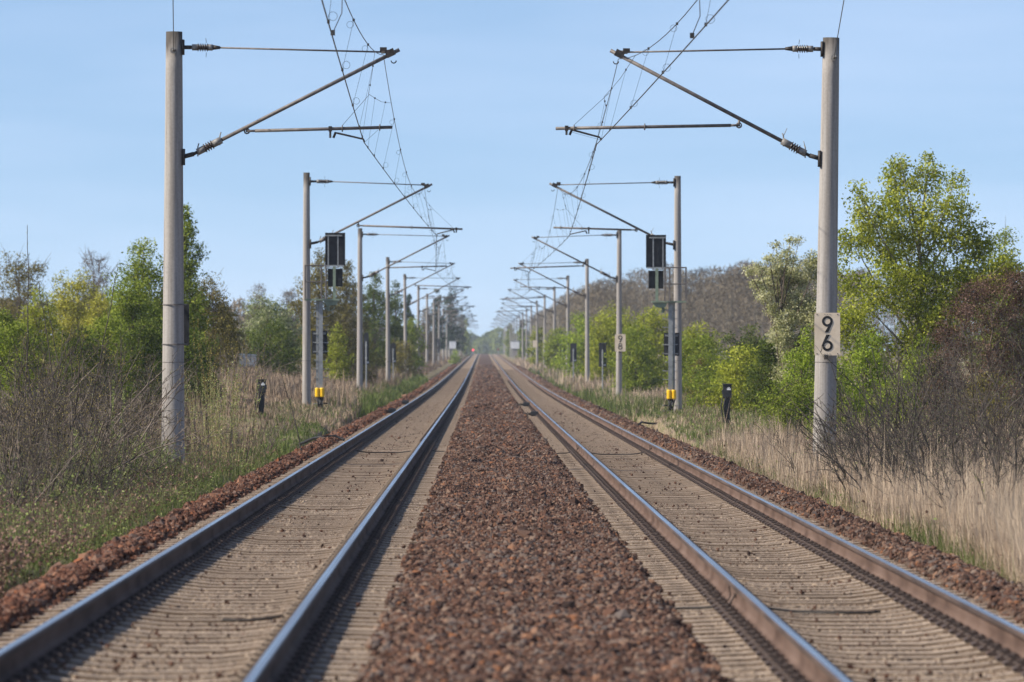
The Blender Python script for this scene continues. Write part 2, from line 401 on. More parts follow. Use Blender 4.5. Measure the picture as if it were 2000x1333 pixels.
for d0, d1, dens, sz, proto in ((30, 58, 1400, .040, IC), (58, 100, 900, .046, OC), (100, 200, 430, .062, OC), (200, 380, 130, .09, OC), (380, 700, 40, .15, OC)):
    for x0, x1 in ((-.72, 1.5), (-3.86, -3.18), (3.98, 4.72)):
        x, d = scatter(x0, x1, d0, d1, dens)
        # ragged edges towards the sleepers
        e = np.minimum(x-x0, x1-x); keep = (e > .16) | (RNG.random(len(x)) < .25+e*3.5); x, d = x[keep], d[keep]
        s = sz*.88*RNG.lognormal(-.02, .38, len(x))
        lump = .018*np.sin(x*5+d*1.7)+.014*np.sin(x*9-d*2.9)
        P = on_bed(x, d, .006, .012); P[:, 2] += lump
        (lparts if x0 < -3 else parts).append(stone_arrays(P, s, RNG.random(len(x)), proto))
V, N, L, T = join(lparts)
sst = link_mesh('shoulder_stones', raw_mesh('shoulder_stones', V, N, L, M['rusty'], T)); tag(sst, kind='stuff')
V, N, L, T = join(parts)
stones = link_mesh('ballast_stones', raw_mesh('ballast_stones', V, N, L, M['stone'], T)); tag(stones, kind='stuff')
# stones in the cribs and strewn over the sleepers
parts = []
for c, zt in ((LC, LZ), (RC, 0.0)):
    x, d = scatter(c-1.3, c+1.3, 31, 78, 230)
    P = on_bed(x, d, -.004, .004); parts.append(stone_arrays(P, .031*RNG.lognormal(0, .2, len(x)), RNG.random(len(x)), OC))
V, N, L, T = join(parts)
crib = link_mesh('crib_gravel', raw_mesh('crib_gravel', V, N, L, M['dust'], T)); tag(crib, kind='stuff')
parts = []
for c, zt in ((LC, LZ), (RC, 0.0)):
    cl = np.stack([c+RNG.normal(0, .36, 420), RNG.uniform(32, 240, 420)], 1)
    cl[:, 1] = 32+(240-32)*RNG.random(420)**1.5
    k = RNG.integers(0, 420, 1100)
    x = cl[k, 0]+RNG.normal(0, .12, len(k)); d = cl[k, 1]+RNG.normal(0, .3, len(k))
    x2 = c+RNG.uniform(-1.28, 1.28, 700); d2 = 32+180*RNG.random(700)**1.5
    x = np.concatenate([x, x2]); d = np.concatenate([d, d2])
    ok = (np.abs(np.abs(x-c)-GH) > .12) & (np.abs(x-c) < 1.3) & (d > 31); x, d = x[ok], d[ok]
    s = .022*RNG.lognormal(0, .42, len(x))
    P = np.stack([x, d, zt+sleeper_top(x-c)+rise(d)+s*.22], 1)
    parts.append(stone_arrays(P, s, RNG.random(len(x))*.6, OC))
V, N, L, T = join(parts)
loose = link_mesh('loose_stones', raw_mesh('loose_stones', V, N, L, M['stone'], T)); tag(loose, kind='stuff')

# ---------------------------------------------------------------- sleepers and fastenings
def sleeper_arrays():
    us = np.array([-1.3, -1.27, -1.02, -.92, -.75, -.58, -.46, -.3, 0, .3, .46, .58, .75, .92, 1.02, 1.27, 1.3])
    V = []; Fc = []; n = 8
    for i, u in enumerate(us):
        zt = float(sleeper_top(u)); e = .012 if i in (0, len(us)-1) else 0.0
        w = .088+.012*(abs(u) > .5)
        V += [(u, -.15, -.2), (u, -w-.03, zt-.05), (u, -w-.006, zt-.007-e), (u, -w+.006, zt-e), (u, w-.006, zt-e), (u, w+.006, zt-.007-e), (u, w+.03, zt-.05), (u, .15, -.2)]
    for i in range(len(us)-1):
        for k in range(n):
            j = (k+1) % n; Fc.append((i*n+j, i*n+k, (i+1)*n+k, (i+1)*n+j))
    Fc.append(tuple(range(n))); Fc.append(tuple(reversed(range((len(us)-1)*n, len(us)*n))))
    return V, Fc
SV, SF = sleeper_arrays()
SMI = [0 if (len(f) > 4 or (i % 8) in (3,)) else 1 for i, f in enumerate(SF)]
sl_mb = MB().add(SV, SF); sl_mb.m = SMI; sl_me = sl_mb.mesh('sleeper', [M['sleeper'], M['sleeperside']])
def clip_mesh(mat):
    # origin at the rail foot's edge, x away from the rail
    m = MB()
    m.prism([(.0, .002), (.115, .002), (.125, .02), (.075, .042), (.012, .03)], -.075, .075)      # angled guide plate
    for s in (-1, 1):                                                                             # spring clip arms
        m.tube([(.02, s*.012, .05), (.085, s*.02, .065), (.11, s*.045, .052), (.085, s*.068, .045), (.03, s*.062, .052), (-.028, s*.055, .032)], .0085, 5)
    m.tube([(.05, 0, .02), (.05, 0, .085)], .014, 6); m.tube([(.05, 0, .066), (.05, 0, .076)], .026, 6)
    return m.mesh('rail_clip', M[mat])
cl_mes = {'L': clip_mesh('clipsunlit'), 'R': clip_mesh('clip')}
def clip_offsets():
    for s in (-1, 1):
        for q in (-1, 1): yield (s*GH+q*.075, 0 if q > 0 else PI)
NS = 150; S0 = 30.3
sl_lab = {'L': ('tan dusty concrete sleeper under the left track between the shaded rails', 'sleepers of the left track'),
          'R': ('tan dusty concrete sleeper under the right track between the sunlit rusty rails', 'sleepers of the right track')}
proto = {}
for side, c, zt in (('L', LC, LZ), ('R', RC, 0.0)):
    lab, grp = sl_lab[side]
    for k in range(NS):
        d = S0+.6*k+(0.21 if side == 'R' else 0)
        if side not in proto:
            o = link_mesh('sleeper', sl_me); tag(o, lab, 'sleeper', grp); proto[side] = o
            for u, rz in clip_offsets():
                h = link_mesh('rail_clip', cl_mes['L' if side == 'L' and rz else 'R'], o, (u, 0, .0)); h.rotation_euler = (0, 0, rz)  # left track: paler clips paint sun on one side, dark ones shade opposite
        else:
            src = proto[side]; o = src.copy(); COL.objects.link(o)
            for ch in src.children:
                h = ch.copy(); COL.objects.link(h); h.parent = o
        o.location = (c, d+float(RNG.normal(0, .022)), zt+float(rise(d))+float(RNG.normal(0, .0028)))
        o.rotation_euler = (0, 0, float(RNG.normal(0, .004)))
# the rest of both tracks' sleepers, too far to tell apart
n = len(SV); SVa = np.array(SV); V = []; L = []; N = []; o = 0
fl = np.array([i for f in SF for i in f]); fnn = np.array([len(f) for f in SF])
for c, zt in ((LC, LZ), (RC, 0.0)):
    for d in np.arange(S0+.6*NS+.1, 620, .6):
        V.append(SVa+np.array([c, d, zt+float(rise(d))])); L.append(fl+o); N.append(fnn); o += n
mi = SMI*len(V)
BB = MB().box((.045, 0, .028), (.13, .15, .045)).box((.05, 0, .06), (.05, .05, .03)); bv = np.array(BB.v); bl = np.array([i for f in BB.f for i in f]); bn = np.array([len(f) for f in BB.f])
for c, zt in ((LC, LZ), (RC, 0.0)):
    for d in np.arange(S0+.6*NS+.1, 420, .6):
        for u, rz in clip_offsets():
            V.append(bv*np.array((1 if rz == 0 else -1, 1, 1))+np.array([c+u, d, zt+float(rise(d))])); L.append(bl+o); N.append(bn); o += len(bv); mi += [2]*len(bn)
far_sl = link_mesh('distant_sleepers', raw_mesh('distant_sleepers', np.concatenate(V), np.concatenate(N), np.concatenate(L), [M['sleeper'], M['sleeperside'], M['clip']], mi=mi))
tag(far_sl, 'tan concrete sleepers of both tracks merging in the distance', 'sleepers', kind='stuff')

# ---------------------------------------------------------------- rails
RD = stations(20, 1990, 3.0, .02)
def sweep(name, poly, x, z0, mats, parent=None, mi=None, smooth=False):
    n = len(poly); P = np.array(poly); V = []
    for d in RD:
        V.append(np.stack([P[:, 0]+x, np.full(n, d), P[:, 1]+z0+float(rise(d))], 1))
    V = np.concatenate(V); i = np.arange(len(RD)-1)[:, None]*n; k = np.arange(n)[None]; j = (k+1) % n
    L = np.stack([i+k, i+j, i+j+n, i+k+n], -1).reshape(-1, 4)
    mm = None if mi is None else np.tile(np.array(mi), len(RD)-1)
    return link_mesh(name, raw_mesh(name, V, np.full(len(L), 4), L.ravel(), mats, mi=mm, smooth=smooth), parent)
BODY = [(-.075, 0), (.075, 0), (.075, .011), (.03, .024), (.012, .04), (.0085, .06), (.0085, .115), (.014, .128), (.034, .1375), (-.034, .1375), (-.014, .128), (-.0085, .115), (-.0085, .06), (-.012, .04), (-.03, .024), (-.075, .011)]
HEAD = [(-.0355, .137), (.0355, .137), (.036, .158), (.033, .1655), (.026, .1705), (.012, .1725), (-.012, .1725), (-.026, .1705), (-.033, .1655), (-.036, .158)]
for x, zt, lab in ((LC-GH, LZ, 'outermost left rail, its near face black in shadow'), (LC+GH, LZ, 'right rail of the left track, dark side beside the brown gravel'),
                   (RC-GH, 0, 'left rail of the right track, sunlit rusty side beside the gravel'), (RC+GH, 0, 'outermost right rail with sunlit rusty side')):
    r = sweep('rail', BODY, x, zt+.012, M['rust']); tag(r, lab, 'rail', 'running rails of the two tracks')
    sweep('rail_head', HEAD, x, zt+.012, [M['headside'], M['polish']], r, mi=[0, 0, 0, 0, 1, 1, 1, 0, 0, 0])

# ---------------------------------------------------------------- cables, bonds, axle counters
def cable_thing(label, c, zt, d, u0, u1, seed, lug=None):
    rg = np.random.default_rng(seed); us = np.linspace(u0, u1, 40); pts = []
    for u in us:
        z = zt+float(sleeper_top(u))+.012
        if abs(abs(u)-GH) < .13: z = zt-.03
        y = d+.10*math.sin(u*2.3+seed)+.05*math.sin(u*7+seed)
        pts.append((c+u, y, z+float(rise(d))))
    o = MB().tube(pts, .010, 6).build('bond_cable', M['cable'], smooth=True)
    tag(o, label, 'cable')
    if lug:
        for u in lug:
            q = MB(); x = c+u; z = zt+.012+float(rise(d))
            y = d+.10*math.sin(u*2.3+seed)+.05*math.sin(u*7+seed)
            q.tube([(x-.10, y, z-.02), (x-.055, y, z+.03), (x-.03, y, z+.075), (x-.014, y, z+.09)], .009, 5)
            q.tube([(x-.03, y, z+.09), (x+.012, y, z+.09)], .02, 8)
            q.tube([(x-.05, y+.6, z+.01), (x-.03, y+.58, z+.07), (x-.042, y+.56, z+.145)], .007, 5)
            q.build('cable_lug', M['clip'], o)
    return o
cable_thing('thin black cable across the left track near the first left mast', LC, LZ, 112, -.7, 1.22, 1)
cable_thing('thin black cable across the right track near the first right mast', RC, 0, 117, -1.22, .72, 2, (-GH, GH))
cable_thing('black cable crossing the left track in the blurred foreground', LC, LZ, 40.3, .1, .72, 3)
cable_thing('black cable crossing the right track in the blurred foreground', RC, 0, 44.2, -1.25, .35, 4, (-GH,))
def gravel_cable(label, pts, r=.03):
    o = MB().tube(pts, r, 7).build('trackside_cable', M['cable'], smooth=True); tag(o, label, 'cable')
def bz(x, d, h=.02): return float(bed_z(x, d))+h
gravel_cable('black cable looping over the right gravel shoulder near the right signal', [(x, d, max(bz(x, d), -.1)+h) for x, d, h in ((4.35, 160, .02), (4.5, 161, .12), (4.75, 162, .2), (5.0, 161.5, .2), (5.3, 163, .18), (5.6, 166, .05))])
gravel_cable('black cable over the left gravel shoulder beside the grass', [(x, d, max(bz(x, d), -.1)+h) for x, d, h in ((-3.1, 127, .02), (-3.3, 127.4, .05), (-3.55, 127, .06), (-3.8, 128, .18), (-4.2, 129, .08))])
def axle_counter(label, px, py, d, side):
    x, y, z = px2(px, py, d)
    t = empty('axle_counter', (x, y, z)); tag(t, label, 'axle counter', 'axle counter heads bolted to the rails')
    MB().box((0, 0, .08), (.27, .26, .17), bev=.03).box((side*-.10, 0, .03), (.1, .16, .05)).build('housing', M['black'], t)
    MB().tube([(side*.1, 0, .06), (side*.22, .02, .1), (side*.36, .04, .07), (side*.5, .1, .0)], .022, 6).tube([(side*.1, .06, .05), (side*.24, .07, .04), (side*.42, .1, .0)], .018, 6).build('hose', M['cable'], t, smooth=True)
axle_counter('nearer black axle counter box beside the left rail of the right track', 1044, 813, 192, -1)
axle_counter('farther black axle counter box beside the left rail of the right track', 1028, 794, 226, -1)
axle_counter('nearer black axle counter box left of the outermost left rail', 766, 807, 192, -1)
axle_counter('farther black axle counter box left of the outermost left rail', 792, 790, 226, -1)
# ---------------------------------------------------------------- overhead line masts
MASTX = {'L': -5.39, 'R': 5.96}
MD = [99+75*i for i in range(21)]
CZ = HC
# bracket geometry: u = distance from the mast's axis towards the track, z over the camera's height
TYPES = {
 'A': dict(tip=(3.92, 5.40), tie=(3.72, 5.355), hinge=(1.27, 3.975), tube=(3.80, 4.05), arm0=(2.72, 3.92), arm1=(3.30, 3.84), wire=(3.32, 3.78), mess=(3.66, 5.30), stitch=(3.4, 4.62), sup=2.93),
 'B': dict(tip=(3.84, 5.345), tie=(3.66, 5.315), hinge=(1.58, 4.08), tube=(4.77, 3.97), arm0=(4.58, 3.92), arm1=(4.0, 3.83), wire=(3.98, 3.77), mess=(3.6, 5.26), stitch=(3.85, 4.6), sup=4.45)}
def lean_insul(m, a, b, ribs, r0, r1):
    a = Vector(a); b = Vector(b); L = (b-a).length; prof = []
    for k in range(ribs):
        t0 = L*(k+.1)/ribs
        prof += [(t0, r0), (t0+L*.25/ribs, r1), (t0+L*.45/ribs, r1), (t0+L*.8/ribs, r0)]
    m.lathe(a, b, [(0, r0)]+prof+[(L, r0)], 10)
pole_cache = {}
def prad(z, k): return k*(.205-.0625*(z/7.7))
def pole_mesh(H, k):
    m = MB(); n = 20; zs = np.linspace(-.9, H, 14)
    def rr(z): return prad(z, k)
    pts = [Vector((0, 0, z)) for z in zs]; m.tube_prof(pts, [rr(z) for z in zs], Vector((0, 0, 1)), n)
    return m.mesh('pole', M['mast'], smooth=False)
def make_mast(side, ty, d, full=True, k=1.0):
    s = 1 if side == 'L' else -1; T = TYPES[ty]; x0 = MASTX[side]; r = float(rise(d))
    base = 0.0; zc = CZ-base                                   # camera height over the mast's own origin
    root = empty('catenary_mast', (x0, d, base+r))
    top = zc+(5.70 if side == 'L' else 5.60); off = 0.0 if side == 'L' else -.03
    def P(u, z, y=0.0): return (s*u, y, zc+z+off)
    if (k, side) not in pole_cache: pole_cache[(k, side)] = pole_mesh(top, k)
    pole = link_mesh('pole', pole_cache[(k, side)], root)
    pole.data.polygons.foreach_set('use_smooth', np.array([len(p.vertices) == 4 for p in pole.data.polygons]))
    if not full: return root, pole
    zt, zb = 5.43, 3.52; ra = prad(7.36, k); rb = prad(5.45, k)
    # top tie with its insulator
    m = MB(); m.cm = 0
    m.tube([P(.72, zt-.004), P(T['tie'][0], T['tie'][1])], .016, 7)
    m.tube([P(T['tie'][0]-.12, T['tie'][1]), P(T['tip'][0]-.1, T['tip'][1]-.02)], .03, 6)
    tie = m.build('top_tie', M['steel'], root, True)
    m = MB(); m.cm = 1
    m.box(P(ra+.012, zt), (.04, .2, .26)); m.tube([P(ra-.02, zt), P(.3, zt)], .035, 8); m.tube([P(.30, zt), P(.34, zt)], .028, 6)
    m.cm = 0; lean_insul(m, P(.40, zt), P(.60, zt-.003), 5, .04, .072)
    m.cm = 2; m.tube([P(.31, zt), P(.42, zt)], .056, 10); m.tube([P(.585, zt), P(.67, zt-.003)], .056, 10)
    m.cm = 1; m.tube([P(.67, zt), P(.80, zt-.004)], [.045, .025], 8); m.tube([P(.555, zt-.17), P(.56, zt-.09)], .006, 4); m.tube([P(.56, zt+.08), P(.55, zt+.16)], .006, 4)
    m.build('insulator', [M['insul'], M['darksteel'], M['cap']], tie, True)
    # bracket tube
    a = Vector(P(.24, zb)); b = Vector(P(*T['tip'])); dirv = (b-a).normalized()
    m = MB(); m.tube([a+dirv*.60, b], .034, 9)
    m.tube([Vector(P(*T['hinge']))+Vector((0, 0, -.02)), Vector(P(*T['hinge']))+Vector((0, 0, .10))], .022, 6)
    br = m.build('bracket_tube', M['steel'], root, True)
    m = MB(); m.cm = 1
    m.box(P(rb+.012, zb), (.04, .22, .28)); m.tube([P(rb-.02, zb), a+dirv*.12], .04, 8); m.tube([a+dirv*.10, a+dirv*.22], .03, 7)
    m.cm = 2; m.tube([a+dirv*.19, a+dirv*.34], .062, 10); m.tube([a+dirv*.49, a+dirv*.66], .064, 10)
    m.cm = 0; lean_insul(m, a+dirv*.32, a+dirv*.50, 4, .045, .085)
    m.cm = 2
    for q in (.20, .63): m.tube([a+dirv*q+Vector((0, 0, -.08)), a+dirv*q+Vector((0, 0, .09)), a+dirv*(q+.02)+Vector((0, 0, .14))], .012, 5)
    if side == 'R':
        m.tube([a+dirv*.2+Vector((0, 0, .1)), a+dirv*.18+Vector((-.05, 0, .22))], .008, 4); m.tube([a+dirv*.63+Vector((0, 0, .1)), a+dirv*.62+Vector((.05, 0, .24))], .008, 4)
    m.build('insulator', [M['insul'], M['darksteel'], M['cap']], br, True)
    # messenger clamp at the tip
    m = MB(); q = Vector(P(T['tip'][0]-.16, T['tip'][1]-.06)); m.box(q, (.16, .10, .12), ry=s*-.45); m.box(q+Vector((s*-.12, 0, .06)), (.12, .07, .08)); m.ring(q+Vector((s*.06, 0, -.13)), .045, .012, 'y', 8, PI, 2*PI)
    m.build('messenger_clamp', M['darksteel'], root)
    # registration tube and its drop bracket
    h = Vector(P(*T['hinge'])); e = Vector(P(*T['tube'])); hd = (e-h).normalized()
    m = MB(); m.tube([h+hd*.14, e], .029, 9); m.tube([h, h+hd*.18], .022, 6); m.ring(h, .045, .014, 'y', 8)
    m.ring(e-hd*(.22 if ty == 'A' else 1.55), .05, .012, 'x', 8)
    m.ring(tuple(np.array(P(T['sup'], np.interp(T['sup'], [T['hinge'][0], T['tube'][0]], [T['hinge'][1], T['tube'][1]])))), .05, .012, 'x', 8)
    m.build('registration_tube', M['steel'], root, True)
    za = float(np.interp(T['arm0'][0], [T['hinge'][0], T['tube'][0]], [T['hinge'][1], T['tube'][1]]))
    a0 = Vector(P(*T['arm0'])); m = MB(); m.box(P(T['arm0'][0], za), (.06, .09, .09)); m.tube([P(T['arm0'][0], za), P(T['arm0'][0], T['arm0'][1]-.06)], .02, 6)
    m.build('drop_bracket', M['darksteel'], root)
    a1 = Vector(P(*T['arm1'])); g = .09*(1 if T['arm1'][0] > T['arm0'][0] else -1)*s
    m = MB(); m.tube([a0+Vector((g*.6, 0, -.06)), a0+Vector((g, 0, .03)), a0+Vector((g*1.6, 0, .02)), a1, Vector(P(*T['wire']))+Vector((0, 0, .01))], [.022, .024, .018, .016, .012], 7)
    m.build('steady_arm', M['darksteel'], root, True)
    m = MB(); m.tube([P(T['sup'], za+.06), P(T['stitch'][0], T['stitch'][1])], .0045, 4)
    w0 = Vector(P(*T['wire'])); m.tube([w0+Vector((0, .2, .02)), P(T['tube'][0]-.25, T['tube'][1]-.05)], .003, 4)
    m.build('support_wire', M['wire'], root)
    m = MB(); m.ring((0, 0, zc-.05), prad(zc-.05, k)+.001, .006, 'z', 20); m.build('pole_band', M['steel'], root)
    return root, pole
LABEL = {('L', 0): 'nearest round concrete catenary mast left of the tracks', ('R', 0): 'nearest round concrete catenary mast on the right, carrying the 96 board',
 ('L', 1): 'concrete catenary mast right behind the left signal with the yellow cable box', ('R', 1): 'concrete catenary mast right behind the right signal with the yellow cable box',
 ('L', 2): 'concrete catenary mast on the left between the signal and the round topped beacon boards', ('R', 2): 'concrete catenary mast on the right carrying the 98 board',
 ('L', 3): 'concrete catenary mast just left of a round topped black beacon board on a pale post', ('R', 3): 'concrete catenary mast left of the biggest black beacon board on the right'}
src = {}
wire_pts = {'L': [], 'R': []}
for side in 'LR':
    for i, d in enumerate(MD):
        ty = 'AB'[(i+(side == 'R')) % 2]
        full = i < 14
        key = (side, ty, full)
        if key in src and i > 2:
            o = copy_tree(src[key]); o.location = (MASTX[side], d, float(rise(d))); o.rotation_euler = (0, 0, 0)
        else:
            o, p = make_mast(side, ty, d, full, 1.0 if i == 0 else .68); src[key] = o
        if side == 'R' and i == 0: o.rotation_euler = (0, rad(.95), 0); o.location.x -= .02
        if side == 'L' and i == 0: o.rotation_euler = (0, rad(.15), 0)
        if i > 1: o.rotation_euler = (float(RNG.normal(0, .002)), float(RNG.normal(0, .004)), 0)
        lab = LABEL.get((side, i))
        if lab: tag(o, lab, 'mast', 'concrete catenary masts')
        else: tag(o, 'distant catenary mast in the receding row %s of the tracks' % ('left' if side == 'L' else 'right'), 'mast', 'distant masts %s of the tracks' % ('left' if side == 'L' else 'right'))
        s = 1 if side == 'L' else -1; T = TYPES[ty]; off = 0 if side == 'L' else -.03
        q = lambda u, z: np.array((MASTX[side]+s*u, d, CZ+z+off+float(rise(d))))
        wire_pts[side].append((q(*T['wire']), q(*T['mess']), q(*T['stitch'])))
def shift_first(side, dx):
    pass
# ---------------------------------------------------------------- wires
for side, lab in (('L', 'overhead contact and messenger wires hung over the left track'), ('R', 'overhead contact and messenger wires hung over the right track')):
    W = wire_pts[side]
    # the support before the frame's edge, from the wires' run in the picture
    if side == 'L': p0 = (np.array((-1.32, 24, CZ+3.80)), np.array((-1.55, 24, CZ+5.3)), np.array((-1.4, 24, CZ+4.6)))
    else: p0 = (np.array((3.0, 24, CZ+3.78)), np.array((2.8, 24, CZ+5.3)), np.array((2.9, 24, CZ+4.6)))
    W = [p0]+W
    root = empty('overhead_line', (LC if side == 'L' else RC, 99, CZ+3.8)); o0 = np.array(root.location)
    tag(root, lab, 'overhead line', 'overhead lines')
    cw = MB(); mw = MB(); loc = lambda p: tuple(np.asarray(p)-o0)
    cpts = []; mpts = []
    def mess(a, b, t, sag): return a+(b-a)*t-np.array((0, 0, 4*sag*t*(1-t)))
    for k in range(min(len(W)-1, 19)):
        c0, m0, s0 = W[k]; c1, m1, s1 = W[k+1]; sag = 1.02
        nseg = 24 if k < 5 else 10
        for j in range(nseg): mpts.append(loc(mess(m0, m1, j/nseg, sag)))
        for j in range(8): cpts.append(loc(c0+(c1-c0)*j/8-np.array((0, 0, .06*4*(j/8)*(1-j/8)))))
        if k < 5:
            L = c1[1]-c0[1]
            # stitch wires either side of the far support, with their short droppers
            for (cc, mm, ss, sg) in ((c1, m1, s1, -1), (c0, m0, s0, 1)):
                if k == 0 and sg == 1: continue
                e = mess(m0, m1, (9/L if sg == 1 else 1-9/L), sag)
                mid = ss+(e-ss)*.55+np.array((0, 0, -.05))
                st = MB(); st.tube([loc(ss), loc(ss+(e-ss)*.25+np.array((0, 0, -.03))), loc(mid), loc(e)], .0042, 4)
                for q in (2.4, 6.5):
                    y = ss[1]+sg*q; t = (y-c0[1])/L
                    a = ss+(e-ss)*(q/9.)+np.array((0, 0, -.03)); b = c0+(c1-c0)*t
                    dr = MB(); dr.tube([loc(a), loc(b)], .003, 4); dr.box(loc(a), (.025, .04, .03)); dr.box(loc(b), (.025, .04, .04)); dr.build('dropper', M['wire'], root)
                st.build('stitch_wire', M['wire'], root)
            for t in ((.40, .52, .66, .80) if k == 0 else (.17, .29, .42, .55, .68, .81)):
                a = mess(m0, m1, t, sag); b = c0+(c1-c0)*t-np.array((0, 0, .06*4*t*(1-t)))
                dr = MB(); dr.tube([loc(a), loc(b)], .0032, 4)
                dr.box(loc(a), (.03, .05, .035)); dr.box(loc(b+np.array((0, 0, .01))), (.03, .05, .04))
                dr.ring(loc(b+np.array((.05, 0, .07))), .05, .003, 'y', 12, m=3)
                dr.ring(loc(a+np.array((-.045, 0, -.06))), .045, .003, 'y', 12, m=3)
                dr.build('dropper', M['wire'], root)
            if k == 0:
                # electrical connector between messenger and contact wire
                t = .56; a = mess(m0, m1, t+.012, sag); b = c0+(c1-c0)*t
                cn = MB(); cn.tube([loc(a), loc(b+(a-b)*.5+np.array((.05, 0, 0))), loc(b)], .006, 5); cn.box(loc(b), (.05, .08, .06))
                cn.build('electrical_connector', M['wire'], root)
    cw.tube(cpts, .0085, 5).build('contact_wire', M['wire'], root, True)
    mw.tube(mpts, .0065, 5).build('messenger_wire', M['wire'], root, True)
# anchor ropes from the first masts' heads back to the line before the frame
for side, lab in (('L', 'thin anchor rope running up from the head of the nearest left mast'), ('R', 'thin anchor rope running up from the head of the nearest right mast')):
    if side == 'L': a = Vector((-5.37, 98.8, CZ+5.36)); b = Vector((-1.35, 24, CZ+5.45))
    else: a = Vector((6.10, 98.8, CZ+5.235)); b = Vector((2.2, 24, CZ+5.45))
    m = MB().tube([a, a+(b-a)*.5+Vector((0, 0, -.03)), b], .0075, 5)
    o = m.build('anchor_rope', M['wire'], None, True); tag(o, lab, 'rope', 'anchor ropes')
    m = MB(); m.tube([a+Vector((0, .02, 0)), a+Vector((0, -.06, 0))], .055, 10); m.tube([a+Vector((0, -.05, 0)), a+Vector((.01, -.1, .03))], .028, 8); m.build('rope_eye', M['cap'], o)

# ---------------------------------------------------------------- hectometre boards
def digit(m, ch, cx, cz, h, y0, y1):
    R = h*.325; ri = R*.56; w = R-ri
    if ch == '8':
        m.annulus(cx, cz-h*.5+R*.98, R*.98, ri, y0, y1); m.annulus(cx, cz+h*.5-R*.86, R*.86, ri*.82, y0, y1)
        return
    sg = 1 if ch == '9' else -1                                  # a 6 is the 9 turned by half a turn
    rc = cz+sg*(h/2-R)
    m.annulus(cx, rc, R, ri, y0, y1)
    q = [(R*.99, R*.0), (R*.99-w*.05, -R*.32), (R*.2, -(h-R)), (-R*.5, -(h-R)), (R*.28, -R*.8), (ri*.95, -R*.15)]
    poly = [(cx+sg*a, rc+sg*b) for a, b in q]
    m.prism(poly, y0-.0012, y1)
def km_board(px, py, d, chars, label, w=.445, h=.74, rz=0.0):
    x, y, z = px2(px, py, d)
    t = empty('hectometre_board', (x, d, z), rz); tag(t, label, 'sign', 'cream hectometre boards on the masts')
    m = MB(); c = .02
    m.prism([(-w/2+c, -h/2), (w/2-c, -h/2), (w/2, -h/2+c), (w/2, h/2-c), (w/2-c, h/2), (-w/2+c, h/2), (-w/2, h/2-c), (-w/2, -h/2+c)], -.006, .006)
    m.build('board', M['cream'], t)
    m = MB(); m.box((0, .05, -h*.36), (.06, .09, .05)); m.box((0, .05, h*.36), (.06, .09, .05)); m.box((-.02, .0, -h/2-.03), (.07, .03, .08))
    for u, v in ((-.4, .46), (.4, .46), (-.4, -.46), (.4, -.46), (-.1, .465), (0, .465), (.1, .465), (-.1, -.465), (0, -.465), (.1, -.465)):
        m.tube([(u*w, -.012, v*h), (u*w, .0, v*h)], .009 if abs(u) > .2 else .006, 6)
    m.build('bracket', M['darksteel'], t)
    for ch, zz in zip(chars, (.235, -.205)):
        dm = MB(); digit(dm, ch, 0.0, zz*h, .385*h, -.0105, -.0055); dm.build('digit', M['digit'], t)
km_board(1616, 653, 98.70, '96', 'cream board with black 9 over 6 on the nearest right mast')
km_board(1211.5, 670, 248.70, '98', 'cream board with black 9 over 8 on the third right mast', .47, .76)
for px, py, d, lab in ((1088, 680, 473.6, 'small greyish board on a distant right mast'), (1045, 672, 623.6, 'small cream board far down the right row of masts')):
    x, y, z = px2(px, py, d); t = empty('hectometre_board', (x, d, z)); tag(t, lab, 'sign', 'cream hectometre boards on the masts')
    MB().box((0, 0, 0), (.5, .012, .78), bev=.004).build('board', M['cream'] if d > 500 else M['galv'], t); MB().box((0, .06, .2), (.05, .11, .05)).build('bracket', M['darksteel'], t)
# the dark back of a board on the first left mast
x, y, z = px2(340.5, 635, 99.0)
t = empty('hectometre_board', (x+.02, 99.27, z)); tag(t, 'dark back of a board behind the nearest left mast', 'sign')
MB().box((0, 0, 0), (.45, .012, .72), bev=.004).build('board', M['black'], t)
m = MB(); m.ring((-.02, -.27, .355), .202, .011, 'z', 24); m.ring((-.02, -.27, -.335), .209, .011, 'z', 24); m.box((0, -.04, .355), (.06, .07, .04)); m.box((0, -.04, -.335), (.06, .07, .04)); m.build('mounting_band', M['steel'], t)

